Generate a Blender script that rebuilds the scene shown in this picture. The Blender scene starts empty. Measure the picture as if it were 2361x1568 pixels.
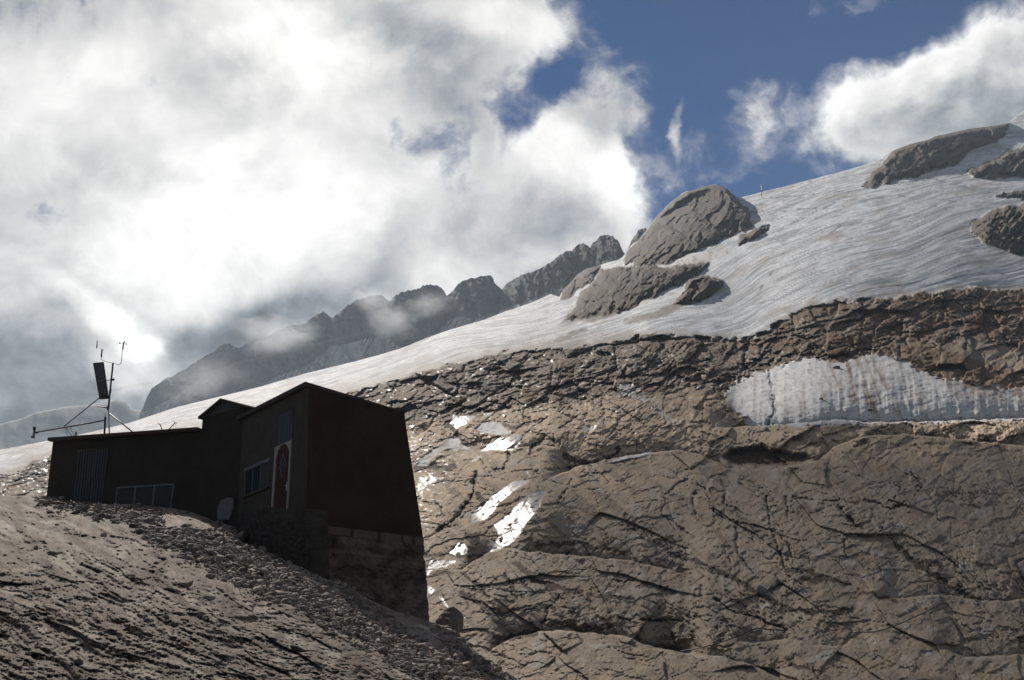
import bpy, bmesh, math, random
import numpy as np
from mathutils import Vector, Matrix

random.seed(7)
RNG = np.random.default_rng(11)
SC = bpy.context.scene
COL = SC.collection
R = math.radians

# ------------------------------------------------------------------ camera
FPX, CX, CY = 2400.0, 1180.5, 784.0        # focal length and centre in survey pixels (frame 2361 wide)
PITCH, ROLL = R(19.1), R(2.0)
FWD = np.array([0, math.cos(PITCH), math.sin(PITCH)])
_r0 = np.array([1.0, 0, 0]); _u0 = np.array([0, -math.sin(PITCH), math.cos(PITCH)])
RGT = math.cos(ROLL) * _r0 - math.sin(ROLL) * _u0
UPV = math.sin(ROLL) * _r0 + math.cos(ROLL) * _u0
cam = bpy.data.cameras.new('camera')
cam.sensor_width = 36.0
cam.lens = FPX * 36.0 / 2361.0
cam.clip_start = 0.1
cam.clip_end = 60000
camo = bpy.data.objects.new('camera', cam)
COL.objects.link(camo)
camo.matrix_world = Matrix(((RGT[0], UPV[0], -FWD[0], 0), (RGT[1], UPV[1], -FWD[1], 0), (RGT[2], UPV[2], -FWD[2], 0), (0, 0, 0, 1)))
SC.camera = camo

# ------------------------------------------------------------------ light, exposure
SUN_EL, SUN_AZ = R(40), R(-22)
SDIR = np.array([math.sin(SUN_AZ) * math.cos(SUN_EL), math.cos(SUN_AZ) * math.cos(SUN_EL), math.sin(SUN_EL)])
sl = bpy.data.lights.new('sun', 'SUN')
sl.energy = 5.0
sl.angle = R(0.6)
sl.color = (1.0, 0.93, 0.84)
so = bpy.data.objects.new('sun', sl)
COL.objects.link(so)
so.rotation_euler = Vector(SDIR).to_track_quat('Z', 'Y').to_euler()
SC.view_settings.view_transform = 'Standard'
SC.view_settings.look = 'None'
SC.view_settings.gamma = 1
SC.view_settings.exposure = 0.45
SC.cycles.use_denoising = True
SC.cycles.max_bounces = 5
SC.cycles.diffuse_bounces = 3
SC.cycles.transparent_max_bounces = 64
SC.cycles.volume_bounces = 1
SC.cycles.volume_step_rate = 1.0
SC.cycles.volume_max_steps = 128


# ------------------------------------------------------------------ sky
class NT:
    def __init__(self, tree):
        self.t = tree
    def n(self, kind, **kw):
        nd = self.t.nodes.new(kind)
        for k, v in kw.items():
            setattr(nd, k, v)
        return nd
    def link(self, a, b):
        self.t.links.new(a, b)
    def put(self, sock, v):
        if isinstance(v, (int, float)):
            sock.default_value = v
        elif isinstance(v, (tuple, list)):
            sock.default_value = v
        else:
            self.link(v, sock)
    def m(self, op, a, b=0.0, c=None, clamp=False):
        nd = self.n('ShaderNodeMath', operation=op, use_clamp=clamp)
        self.put(nd.inputs[0], a); self.put(nd.inputs[1], b)
        if c is not None:
            self.put(nd.inputs[2], c)
        return nd.outputs[0]
    def vm(self, op, a, b=(0, 0, 0)):
        nd = self.n('ShaderNodeVectorMath', operation=op)
        self.put(nd.inputs[0], a); self.put(nd.inputs[1], b)
        return nd.outputs['Value'] if op in ('DOT_PRODUCT', 'LENGTH') else nd.outputs['Vector']
    def sstep(self, v, lo, hi, a=0.0, b=1.0):
        nd = self.n('ShaderNodeMapRange', interpolation_type='SMOOTHSTEP')
        self.put(nd.inputs['Value'], v)
        nd.inputs['From Min'].default_value = lo; nd.inputs['From Max'].default_value = hi
        nd.inputs['To Min'].default_value = a; nd.inputs['To Max'].default_value = b
        return nd.outputs['Result']
    def mix(self, f, a, b, blend='MIX'):
        nd = self.n('ShaderNodeMix', data_type='RGBA', blend_type=blend)
        self.put(nd.inputs['Factor'], f)
        self.put(nd.inputs['A'], a); self.put(nd.inputs['B'], b)
        return nd.outputs['Result']
    def noise(self, vec, scale, detail=6, rough=0.55, lac=2.0, dist=0.0, dim='3D'):
        nd = self.n('ShaderNodeTexNoise', noise_dimensions=dim)
        self.put(nd.inputs['Vector'], vec)
        nd.inputs['Scale'].default_value = scale; nd.inputs['Detail'].default_value = detail
        nd.inputs['Roughness'].default_value = rough; nd.inputs['Lacunarity'].default_value = lac
        nd.inputs['Distortion'].default_value = dist
        return nd.outputs['Fac'], nd.outputs['Color']


def blob_sum(T, vec, blobs):
    """sum of soft elliptical patches of the sky: (u, v, ru, rv, angle in degrees, weight)"""
    tot = None
    for (u, v, ru, rv, ang, w) in blobs:
        mp = T.n('ShaderNodeMapping', vector_type='TEXTURE')
        mp.inputs['Location'].default_value = (u, v, 0)
        mp.inputs['Rotation'].default_value = (0, 0, R(ang))
        mp.inputs['Scale'].default_value = (ru, rv, 1)
        T.link(vec, mp.inputs['Vector'])
        g = T.n('ShaderNodeTexGradient', gradient_type='SPHERICAL')
        T.link(mp.outputs[0], g.inputs[0])
        s = T.sstep(g.outputs['Fac'], 0.0, 0.75)
        tot = T.m('MULTIPLY', s, w) if tot is None else T.m('MULTIPLY_ADD', s, w, tot)
    return tot


world = bpy.data.worlds.new("World")
SC.world = world
world.use_nodes = True
wt = world.node_tree
wt.nodes.clear()
T = NT(wt)
wout = T.n('ShaderNodeOutputWorld')
tc = T.n('ShaderNodeTexCoord')
D = tc.outputs['Generated']
dF = T.vm('DOT_PRODUCT', D, tuple(FWD)); dR = T.vm('DOT_PRODUCT', D, tuple(RGT)); dU = T.vm('DOT_PRODUCT', D, tuple(UPV))
dFc = T.m('MAXIMUM', dF, 0.08)
su = T.m('MULTIPLY_ADD', T.m('DIVIDE', dR, dFc), FPX / 1000, CX / 1000)
sv = T.m('MULTIPLY_ADD', T.m('DIVIDE', dU, dFc), -FPX / 1000, CY / 1000)
comb = T.n('ShaderNodeCombineXYZ'); T.link(su, comb.inputs[0]); T.link(sv, comb.inputs[1])
P0 = comb.outputs[0]
# turbulence that bends the cloud masses
_, wc = T.noise(P0, 2.2, 4, 0.55)
w1 = T.n('ShaderNodeVectorMath', operation='SUBTRACT'); T.link(wc, w1.inputs[0]); w1.inputs[1].default_value = (0.5, 0.5, 0.5)
w2 = T.n('ShaderNodeVectorMath', operation='SCALE'); T.link(w1.outputs[0], w2.inputs[0]); w2.inputs['Scale'].default_value = 0.16
_, wc2 = T.noise(P0, 9.0, 5, 0.6)
w3 = T.n('ShaderNodeVectorMath', operation='SUBTRACT'); T.link(wc2, w3.inputs[0]); w3.inputs[1].default_value = (0.5, 0.5, 0.5)
w4 = T.n('ShaderNodeVectorMath', operation='SCALE'); T.link(w3.outputs[0], w4.inputs[0]); w4.inputs['Scale'].default_value = 0.07
PW = T.vm('ADD', P0, T.vm('ADD', w2.outputs[0], w4.outputs[0]))
# where cloud stands (positive) and where the sky opens (negative)
COVER = [
    (0.30, 0.20, 1.05, 0.60, 0, 1.0), (0.25, 0.80, 0.95, 0.62, 0, 1.0), (0.05, 1.15, 1.3, 0.62, 0, 1.3), (0.98, 0.02, 0.44, 0.26, 14, 0.95),
    (0.72, 0.14, 0.44, 0.32, 0, 0.5), (1.22, 0.08, 0.16, 0.14, 30, 0.45),
    (0.80, 0.62, 0.78, 0.34, -4, 1.1), (1.30, 0.50, 0.27, 0.31, 12, 1.25), (1.20, 0.66, 0.32, 0.24, 0, 0.7),
    (1.34, 0.33, 0.13, 0.11, 15, 0.75), (1.115, 0.335, 0.06, 0.09, 0, 0.50), (1.08, 0.24, 0.36, 0.16, 20, 0.36),
    (1.42, 0.20, 0.15, 0.17, 40, 0.50), (1.60, 0.38, 0.30, 0.09, -8, 0.30), (1.46, 0.30, 0.10, 0.10, 0, 0.22),
    (2.36, 0.24, 0.50, 0.22, -4, 1.5), (2.12, 0.22, 0.28, 0.15, -8, 0.85), (2.37, 0.08, 0.24, 0.14, -15, 0.8), (1.96, 0.20, 0.10, 0.11, 10, 0.30),
    (1.78, 0.27, 0.15, 0.13, 35, 0.60), (1.573, 0.285, 0.022, 0.085, 10, 0.50), (1.95, 0.28, 0.12, 0.12, 30, 0.35),
    (0.95, 0.36, 0.20, 0.050, -3, -0.12), (0.98, 0.33, 0.30, 0.14, 0, 0.22), (1.20, 0.26, 0.17, 0.09, -25, -0.32), (0.11, 0.49, 0.14, 0.08, 0, -0.62), (0.33, 0.49, 0.16, 0.06, 0, -0.45),
    (0.88, 0.27, 0.22, 0.10, 0, -0.25), (1.27, 0.175, 0.09, 0.07, 30, -0.40), (1.60, 0.08, 0.30, 0.25, 0, -0.35), (1.98, 0.06, 0.18, 0.08, -20, -0.45),
]
cov = blob_sum(T, PW, COVER)
n1, _ = T.noise(P0, 4.2, 9, 0.60, dist=0.35)
n2, _ = T.noise(PW, 12.0, 8, 0.62, dist=0.2)
# billows: folded noise gives the cauliflower rims
bl, _ = T.noise(PW, 8.0, 6, 0.55)
bl = T.m('ABSOLUTE', T.m('SUBTRACT', bl, 0.5))
tex = T.m('ADD', T.m('MULTIPLY_ADD', n1, 1.30, -0.65), T.m('ADD', T.m('MULTIPLY_ADD', n2, 0.85, -0.42), T.m('MULTIPLY_ADD', bl, -1.3, 0.10)))
dens = T.m('ADD', cov, tex)
alpha = T.sstep(dens, 0.06, 0.95)
# a second reading of the turbulence a little nearer the sun: what faces the sun is bright
PS = T.vm('ADD', P0, (-0.016, -0.045, 0.0))
n1s, _ = T.noise(PS, 4.2, 9, 0.60, dist=0.35)
relief = T.m('SUBTRACT', n1, n1s)
BRIGHT = [
    (0.62, 0.47, 0.50, 0.34, -12, 0.55), (0.18, 0.24, 0.40, 0.26, -20, 0.32), (0.62, 0.03, 0.30, 0.30, 30, 0.36),
    (0.78, 0.15, 0.34, 0.16, 35, 0.26), (1.34, 0.36, 0.30, 0.12, 22, 0.50), (0.28, 0.55, 0.55, 0.20, 0, 0.14),
    (0.31, 0.80, 0.16, 0.06, 42, 0.50), (0.27, 0.86, 0.16, 0.06, 20, 0.42), (0.22, 0.73, 0.20, 0.045, 45, 0.42), (0.33, 0.82, 0.05, 0.04, 0, 0.5),
    (1.18, 0.07, 0.28, 0.08, 20, 0.34), (1.03, 0.64, 0.12, 0.10, 0, 0.30), (0.35, 0.66, 0.30, 0.14, 25, 0.30),
    (2.12, 0.15, 0.34, 0.10, -22, 0.42), (1.92, 0.20, 0.09, 0.13, 0, 0.25), (1.44, 0.45, 0.09, 0.16, -20, 0.22),
    (2.36, 0.03, 0.12, 0.05, -10, 0.25), (1.75, 0.28, 0.2, 0.2, 0, 0.10),
    (0.06, 0.04, 0.36, 0.12, 0, -0.16), (0.50, 0.21, 0.24, 0.12, 15, -0.16), (0.27, 0.37, 0.18, 0.10, 10, -0.16), (0.97, 0.08, 0.20, 0.07, 20, -0.14),
    (0.04, 0.84, 0.30, 0.13, 10, -0.42), (0.12, 1.00, 0.60, 0.14, 0, -0.40), (0.62, 0.74, 0.30, 0.09, -8, -0.42),
    (0.47, 0.80, 0.26, 0.12, -30, -0.28), (0.52, 0.62, 0.16, 0.10, 0, -0.14), (0.80, 0.66, 0.3, 0.10, 0, -0.16), (0.90, 0.30, 0.26, 0.14, 0, -0.22),
    (0.12, 0.48, 0.18, 0.10, 0, -0.14), (2.30, 0.26, 0.42, 0.11, -5, -0.30), (1.30, 0.50, 0.16, 0.08, 0, -0.14), (1.40, 0.22, 0.25, 0.2, 0, -0.2),
    (1.10, 0.22, 0.30, 0.14, 20, -0.18),
]
bri = blob_sum(T, PW, BRIGHT)
lum = T.m('MULTIPLY_ADD', relief, 0.9, T.m('ADD', T.m('MULTIPLY', bri, 0.85), 0.61))
rim = T.m('MULTIPLY', T.sstep(dens, 0.25, 0.75), T.sstep(dens, 1.35, 0.75))
lum = T.m('MULTIPLY_ADD', rim, 0.14, lum)
lum = T.m('MULTIPLY_ADD', bl, -0.35, lum)
lum = T.m('MULTIPLY_ADD', T.m('SUBTRACT', n2, 0.5), 0.38, lum)
lum = T.m('MAXIMUM', lum, 0.12)
lum = T.m('MINIMUM', lum, 1.6)
tint = T.mix(T.sstep(lum, 0.15, 0.75), (0.80, 0.90, 1.0, 1), (1.0, 0.985, 0.965, 1))
ccol = T.n('ShaderNodeVectorMath', operation='SCALE')
T.link(tint, ccol.inputs[0]); T.link(lum, ccol.inputs['Scale'])
sky = T.n('ShaderNodeTexSky', sky_type='NISHITA')
sky.sun_disc = False
sky.sun_elevation = SUN_EL
sky.sun_rotation = SUN_AZ
sky.altitude = 2700
sky.air_density = 1.0
sky.dust_density = 0.3
sky.ozone_density = 4.0
bg1 = T.n('ShaderNodeBackground'); bg1.inputs['Strength'].default_value = 0.05
T.link(T.mix(1.0, sky.outputs[0], (0.12, 0.46, 0.74, 1), 'MULTIPLY'), bg1.inputs['Color'])
bg2 = T.n('ShaderNodeBackground'); bg2.inputs['Strength'].default_value = 0.78
front = T.sstep(dF, 0.12, 0.5)
T.link(T.mix(front, (0.22, 0.205, 0.19, 1), ccol.outputs[0]), bg2.inputs['Color'])
back, _ = T.noise(D, 2.4, 6, 0.6)
aback = T.sstep(back, 0.30, 0.62)
fa = T.m('ADD', T.m('MULTIPLY', alpha, front), T.m('MULTIPLY', T.m('MULTIPLY', aback, 0.85), T.m('SUBTRACT', 1.0, front)))
wm = T.n('ShaderNodeMixShader')
T.link(fa, wm.inputs[0]); T.link(bg1.outputs[0], wm.inputs[1]); T.link(bg2.outputs[0], wm.inputs[2])
T.link(wm.outputs[0], wout.inputs['Surface'])
world.cycles.sampling_method = 'MANUAL'
world.cycles.sample_map_resolution = 512


# ------------------------------------------------------------------ survey helpers
def rays(px, py):
    px = np.asarray(px, float); py = np.asarray(py, float)
    a = (px - CX) / FPX; b = (CY - py) / FPX
    return a[..., None] * RGT + b[..., None] * UPV + FWD


def P(px, py, Y):
    """point seen in direction (px, py) that stands Y metres away along the ground axis"""
    r = rays(px, py)
    return r * (np.asarray(Y, float) / r[..., 1])[..., None]


def azv(az):
    return np.array([math.sin(R(az)), math.cos(R(az)), 0.0])


class Wall:
    """vertical plane through a point, running along azimuth az; n points out of the building"""
    def __init__(self, pt, az, side):
        self.o = np.array(pt, float); self.d = azv(az); self.n = azv(az + side)
    def at(self, px, py, off=0.0):
        r = rays(px, py)
        o = self.o + self.n * off
        t = (o @ self.n) / (r @ self.n)
        return r * np.asarray(t)[..., None] if np.ndim(t) else r * t


# ------------------------------------------------------------------ noise
_perm = np.random.default_rng(5).permutation(4096).astype(np.int64)
_ang = np.random.default_rng(6).random(4096) * 2 * np.pi
_gx, _gy = np.cos(_ang), np.sin(_ang)


def perlin(x, y, seed=0):
    xi = np.floor(x).astype(np.int64); yi = np.floor(y).astype(np.int64)
    xf = x - xi; yf = y - yi
    u = xf * xf * xf * (xf * (xf * 6 - 15) + 10); v = yf * yf * yf * (yf * (yf * 6 - 15) + 10)
    def g(ix, iy, fx, fy):
        h = _perm[(_perm[(ix + seed * 131) & 4095] + iy) & 4095]
        return _gx[h] * fx + _gy[h] * fy
    a = g(xi, yi, xf, yf); b = g(xi + 1, yi, xf - 1, yf)
    c = g(xi, yi + 1, xf, yf - 1); d = g(xi + 1, yi + 1, xf - 1, yf - 1)
    return ((a + u * (b - a)) * (1 - v) + (c + u * (d - c)) * v) * 1.5


def fbm(x, y, octv=5, seed=0, gain=0.5, lac=2.03):
    s = 0; a = 1.0; t = 0
    for o in range(octv):
        s = s + a * perlin(x, y, seed + o * 17); t += a
        x = x * lac + 3.1; y = y * lac + 7.7; a *= gain
    return s / t


def ridged(x, y, octv=4, seed=0, gain=0.5):
    s = 0; a = 1.0; t = 0
    for o in range(octv):
        s = s + a * (1 - 2 * np.abs(perlin(x, y, seed + o * 13))); t += a
        x = x * 2.1 + 1.3; y = y * 2.1 + 4.1; a *= gain
    return s / t


def worley(x, y, seed=0, jit=0.9):
    xi = np.floor(x).astype(np.int64); yi = np.floor(y).astype(np.int64)
    f1 = np.full(x.shape, 9.0); f2 = np.full(x.shape, 9.0); idc = np.zeros(x.shape)
    for dx in (-1, 0, 1):
        for dy in (-1, 0, 1):
            h = _perm[(_perm[(xi + dx + seed * 71) & 4095] + yi + dy) & 4095]
            px = xi + dx + 0.5 + jit * (h / 4096.0 - 0.5)
            h2 = _perm[(h + 913) & 4095]
            py = yi + dy + 0.5 + jit * (h2 / 4096.0 - 0.5)
            d = np.hypot(px - x, py - y)
            nf = d < f1
            f2 = np.where(nf, f1, np.minimum(f2, d)); idc = np.where(nf, h2 / 4096.0, idc); f1 = np.where(nf, d, f1)
    return f1, f2, idc


def facets(x, y, seed=0, jit=0.9, tilt=1.0):
    """cells broken off as tilted plane faces; returns height and distance to the joint"""
    xi = np.floor(x).astype(np.int64); yi = np.floor(y).astype(np.int64)
    f1 = np.full(x.shape, 9.0); f2 = np.full(x.shape, 9.0); hh = np.zeros(x.shape)
    for dx in (-1, 0, 1):
        for dy in (-1, 0, 1):
            h = _perm[(_perm[(xi + dx + seed * 71) & 4095] + yi + dy) & 4095]
            h2 = _perm[(h + 913) & 4095]; h3 = _perm[(h + 377) & 4095]; h4 = _perm[(h2 + 55) & 4095]
            ex = x - (xi + dx + 0.5 + jit * (h / 4096.0 - 0.5)); ey = y - (yi + dy + 0.5 + jit * (h2 / 4096.0 - 0.5))
            d = np.hypot(ex, ey)
            nf = d < f1
            f2 = np.where(nf, f1, np.minimum(f2, d))
            hh = np.where(nf, tilt * ((h3 / 2048.0 - 1) * ex + (h4 / 2048.0 - 1) * ey) + (h / 4096.0 - 0.5), hh)
            f1 = np.where(nf, d, f1)
    return hh, f2 - f1


def broken(X, Y, deg, sx, sy, seed, wx=0.0):
    a, b = rot(X, Y, deg)
    w = wx * fbm(X / (sx * 1.3), Y / (sx * 1.3), 3, seed + 400)
    w2 = wx * fbm(X / (sx * 1.3), Y / (sx * 1.3), 3, seed + 440)
    return facets((a + w * sx) / sx, (b + w2 * sy) / sy, seed)


def ss(x, a, b):
    t = np.clip((x - a) / (b - a), 0, 1)
    return t * t * (3 - 2 * t)


def rot(x, y, deg):
    c, s = math.cos(R(deg)), math.sin(R(deg))
    return x * c + y * s, -x * s + y * c


def seg_dist(X, Y, pts, reach):
    """distance to an open polyline, limited to reach"""
    d = np.full(X.shape, float(reach))
    pts = np.array(pts, float)
    for (x0, y0), (x1, y1) in zip(pts[:-1], pts[1:]):
        m = (X > min(x0, x1) - reach) & (X < max(x0, x1) + reach) & (Y > min(y0, y1) - reach) & (Y < max(y0, y1) + reach)
        if not m.any():
            continue
        xs = X[m]; ys = Y[m]
        dx, dy = x1 - x0, y1 - y0
        t = np.clip(((xs - x0) * dx + (ys - y0) * dy) / (dx * dx + dy * dy + 1e-9), 0, 1)
        d[m] = np.minimum(d[m], np.hypot(xs - x0 - t * dx, ys - y0 - t * dy))
    return d


def poly_sd(X, Y, pts, reach=60):
    """signed distance to a polygon (positive inside), clipped to +-reach"""
    pts = [tuple(p) for p in pts]
    d = seg_dist(X, Y, pts + [pts[0]], reach)
    ins = np.zeros(X.shape, bool)
    ar = np.array(pts)
    m = (X > ar[:, 0].min()) & (X < ar[:, 0].max()) & (Y > ar[:, 1].min()) & (Y < ar[:, 1].max())
    xs = X[m]; ys = Y[m]; k = np.zeros(xs.shape, bool)
    for (x0, y0), (x1, y1) in zip(pts, pts[1:] + pts[:1]):
        if y0 == y1:
            continue
        c = ((ys < y0) != (ys < y1)) & (xs < (x1 - x0) * (ys - y0) / (y1 - y0) + x0)
        k ^= c
    ins[m] = k
    return np.where(ins, d, -d)


def zone(x0, y0, s):
    """survey sheets: local coordinates of a sheet to overall survey pixels"""
    return lambda pts: [((x0 + x / s) / 1.0165, (y0 + y / s) / 1.0165) for x, y in pts]


Z1 = zone(900, 850, 3.92); Z2 = zone(1500, 1100, 2.6233); Z4 = zone(1000, 1250, 3.935); Z6 = zone(1750, 640, 3.632)
K1 = zone(50, 780, 3.484); K2 = zone(430, 880, 2.6133); K4 = zone(1300, 200, 1.7418); K7 = zone(540, 920, 5.6); K3 = zone(180, 780, 6.03)
K5 = zone(900, 850, 1.574); K6 = zone(0, 1100, 1.9675)


# ------------------------------------------------------------------ objects helpers
def tag(o, label=None, cat=None, group=None, kind=None):
    if label: o['label'] = label
    if cat: o['category'] = cat
    if group: o['group'] = group
    if kind: o['kind'] = kind
    return o


def link(name, me, mat, parent=None, smooth=False):
    o = bpy.data.objects.new(name, me)
    COL.objects.link(o)
    if mat is not None:
        me.materials.append(mat)
    if parent is not None:
        o.parent = parent
        o.matrix_parent_inverse = parent.matrix_world.inverted()
    if smooth:
        me.polygons.foreach_set('use_smooth', [True] * len(me.polygons))
    return o


def empty(name, loc):
    o = bpy.data.objects.new(name, None)
    o.location = loc
    o.empty_display_size = 0.3
    COL.objects.link(o)
    bpy.context.view_layer.update()
    return o


def grid_mesh(name, V, col=None, rough=None, uv=None, grain=None):
    """V: rows x cols x 3"""
    nr, nc = V.shape[:2]
    me = bpy.data.meshes.new(name)
    nv = nr * nc; nf = (nr - 1) * (nc - 1)
    me.vertices.add(nv)
    me.vertices.foreach_set('co', V.reshape(-1).astype(np.float32))
    i = np.arange(nv).reshape(nr, nc)
    q = np.stack([i[:-1, :-1], i[1:, :-1], i[1:, 1:], i[:-1, 1:]], -1).reshape(-1)
    me.loops.add(nf * 4)
    me.loops.foreach_set('vertex_index', q.astype(np.int32))
    me.polygons.add(nf)
    me.polygons.foreach_set('loop_start', np.arange(0, nf * 4, 4, dtype=np.int32))
    me.polygons.foreach_set('loop_total', np.full(nf, 4, dtype=np.int32))
    me.polygons.foreach_set('use_smooth', np.ones(nf, bool))
    me.update(calc_edges=True)
    if col is not None:
        a = me.attributes.new('tone', 'FLOAT_COLOR', 'POINT')
        c4 = np.ones((nv, 4), np.float32); c4[:, :3] = col.reshape(-1, 3)
        if grain is not None:
            c4[:, 3] = grain.reshape(-1)
        a.data.foreach_set('color', c4.reshape(-1))
    if rough is not None:
        a = me.attributes.new('gloss', 'FLOAT', 'POINT')
        a.data.foreach_set('value', rough.reshape(-1).astype(np.float32))
    if uv is not None:
        a = me.attributes.new('lay', 'FLOAT_VECTOR', 'POINT')
        u3 = np.zeros((nv, 3), np.float32); u3[:, :2] = uv.reshape(-1, 2)
        a.data.foreach_set('vector', u3.reshape(-1))
    return me


def bm_mesh(name, bm):
    bmesh.ops.recalc_face_normals(bm, faces=bm.faces)
    me = bpy.data.meshes.new(name)
    bm.to_mesh(me); bm.free()
    return me


def add_prism(bm, front, back):
    """front, back: matching rings of points"""
    n = len(front)
    f = [bm.verts.new(tuple(p)) for p in front]; b = [bm.verts.new(tuple(p)) for p in back]
    bm.faces.new(f); bm.faces.new(b[::-1])
    for i in range(n):
        j = (i + 1) % n
        bm.faces.new([f[i], b[i], b[j], f[j]])


def wall_prism(bm, wall, pix, o0, o1):
    """a piece whose outline lies on a wall, between offsets o0 (inside) and o1 (outside)"""
    base = [wall.at(x, y) for x, y in pix]
    add_prism(bm, [p + wall.n * o1 for p in base], [p + wall.n * o0 for p in base])


def add_tube(bm, pts, r, seg=8, r2=None):
    pts = [Vector(p) for p in pts]
    rings = []
    n = len(pts)
    for i, p in enumerate(pts):
        d = (pts[min(i + 1, n - 1)] - pts[max(i - 1, 0)]).normalized()
        a = d.orthogonal().normalized() if i == 0 else (a - d * a.dot(d)).normalized()
        b = d.cross(a)
        rr = r if r2 is None else r + (r2 - r) * i / (n - 1)
        rings.append([bm.verts.new(p + (a * math.cos(2 * math.pi * k / seg) + b * math.sin(2 * math.pi * k / seg)) * rr) for k in range(seg)])
    for A, B in zip(rings[:-1], rings[1:]):
        for k in range(seg):
            bm.faces.new([A[k], A[(k + 1) % seg], B[(k + 1) % seg], B[k]])
    bm.faces.new(rings[0][::-1]); bm.faces.new(rings[-1])


def tube(name, pts, r, mat, parent=None, seg=8, r2=None):
    bm = bmesh.new(); add_tube(bm, pts, r, seg, r2)
    return link(name, bm_mesh(name, bm), mat, parent, True)


def add_ball(bm, c, r, sx=1, sy=1, sz=1, sub=1):
    g = bmesh.ops.create_icosphere(bm, subdivisions=sub, radius=r)
    for v in g['verts']:
        v.co = Vector((v.co.x * sx + c[0], v.co.y * sy + c[1], v.co.z * sz + c[2]))


def principled(name):
    m = bpy.data.materials.new(name)
    m.use_nodes = True
    m.node_tree.nodes.clear()
    t = NT(m.node_tree)
    out = t.n('ShaderNodeOutputMaterial')
    b = t.n('ShaderNodeBsdfPrincipled')
    t.link(b.outputs[0], out.inputs['Surface'])
    return m, t, b


def simple_mat(name, c, rough=0.8, var=0.35, scale=6.0, bump=0.3, bdist=0.01, metallic=0.0, c2=None, stretch=(1, 1, 1), spec=0.3):
    m, t, b = principled(name)
    g = t.n('ShaderNodeTexCoord')
    mp = t.n('ShaderNodeMapping'); mp.inputs['Scale'].default_value = stretch
    t.link(g.outputs['Object'], mp.inputs[0])
    f, _ = t.noise(mp.outputs[0], scale, 8, 0.62)
    f2, _ = t.noise(mp.outputs[0], scale * 9, 4, 0.6)
    k = t.sstep(f, 0.3, 0.72)
    dark = c2 if c2 else tuple(x * (1 - var) for x in c)
    colr = t.mix(k, (*dark, 1), (*c, 1))
    colr = t.mix(t.m('MULTIPLY', f2, 0.5), colr, (*[x * (1 - var) for x in dark], 1))
    t.link(colr, b.inputs['Base Color'])
    b.inputs['Roughness'].default_value = rough
    b.inputs['Metallic'].default_value = metallic
    b.inputs['Specular IOR Level'].default_value = spec
    if bump:
        bp = t.n('ShaderNodeBump'); bp.inputs['Strength'].default_value = bump; bp.inputs['Distance'].default_value = bdist
        t.link(t.m('ADD', f, t.m('MULTIPLY', f2, 0.6)), bp.inputs['Height'])
        t.link(bp.outputs[0], b.inputs['Normal'])
    return m


def terrain_mat(name, s1=40.0, s2=150.0, bdist=1.0, bstr=0.5, var=0.28, stretch=(1, 1, 1), angle=0.0, spec=0.5):
    """rock or ice: tone and gloss come with the surface, fine grain from noise laid along it"""
    m, t, b = principled(name)
    a = t.n('ShaderNodeAttribute', attribute_name='tone')
    gl = t.n('ShaderNodeAttribute', attribute_name='gloss')
    l = t.n('ShaderNodeAttribute', attribute_name='lay')
    mp = t.n('ShaderNodeMapping'); mp.inputs['Scale'].default_value = stretch; mp.inputs['Rotation'].default_value = (0, 0, R(angle))
    t.link(l.outputs['Vector'], mp.inputs[0])
    f1, _ = t.noise(mp.outputs[0], s1, 6, 0.62, dist=0.4)
    f2, _ = t.noise(mp.outputs[0], s2, 4, 0.65)
    k = t.m('ADD', t.m('MULTIPLY_ADD', f1, 2 * var, 1 - var), t.m('MULTIPLY_ADD', f2, var, -var / 2))
    sc = t.n('ShaderNodeVectorMath', operation='SCALE')
    t.link(a.outputs['Color'], sc.inputs[0]); t.link(k, sc.inputs['Scale'])
    t.link(sc.outputs[0], b.inputs['Base Color'])
    t.link(gl.outputs['Fac'], b.inputs['Roughness'])
    t.link(t.sstep(gl.outputs['Fac'], 0.38, 0.6, spec, 0.06), b.inputs['Specular IOR Level'])
    bp = t.n('ShaderNodeBump'); bp.inputs['Distance'].default_value = bdist
    t.link(t.m('MULTIPLY', a.outputs['Alpha'], bstr), bp.inputs['Strength'])
    t.link(t.m('ADD', f1, t.m('MULTIPLY', f2, 0.5)), bp.inputs['Height'])
    t.link(bp.outputs[0], b.inputs['Normal'])
    return m


def mixc(c, col, m):
    return c + (np.array(col) - c) * m[..., None]


# ================================================================== MOUNTAINSIDE
SKY_B = [(-400, 1110), (0, 1037), (100, 1018), (180, 1003), (295, 976), (410, 938), (595, 893), (705, 861), (820, 833), (875, 818), (925, 803),
         (980, 781), (1015, 768), (1045, 758), (1120, 736), (1165, 718), (1225, 698), (1270, 678), (1290, 684), (1296, 672), (1313, 652), (1334, 632), (1352, 619),
         (1372, 614), (1385, 611), (1400, 605), (1422, 600), (1436, 592), (1446, 578), (1458, 563), (1471, 556), (1482, 541), (1494, 528), (1516, 496),
         (1534, 478), (1550, 463), (1566, 452), (1584, 440), (1604, 436), (1624, 429), (1646, 426), (1662, 430), (1675, 434), (1688, 446), (1700, 457), (1730, 450), (1759, 442), (1816, 428),
         (1900, 406), (1985, 383), (2025, 369), (2042, 358), (2059, 347), (2098, 332), (2130, 325), (2160, 313), (2200, 305), (2239, 296), (2290, 290), (2324, 284), (2340, 272), (2361, 256), (2500, 225), (2800, 190)]
GLAC = [(-400, 1120), (0, 1098), (45, 1090), (70, 1066), (118, 1048), (300, 1030), (600, 960), (795, 906), (850, 893), (945, 866), (1005, 846), (1095, 831), (1175, 809), (1245, 808), (1315, 801),
        (1395, 791), (1475, 776), (1499, 771), (1560, 776), (1618, 779), (1708, 781), (1750, 776), (1795, 745), (1830, 724), (1872, 705), (1957, 694), (2070, 683), (2160, 674), (2205, 663),
        (2361, 667), (2500, 655), (2800, 640)]
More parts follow.
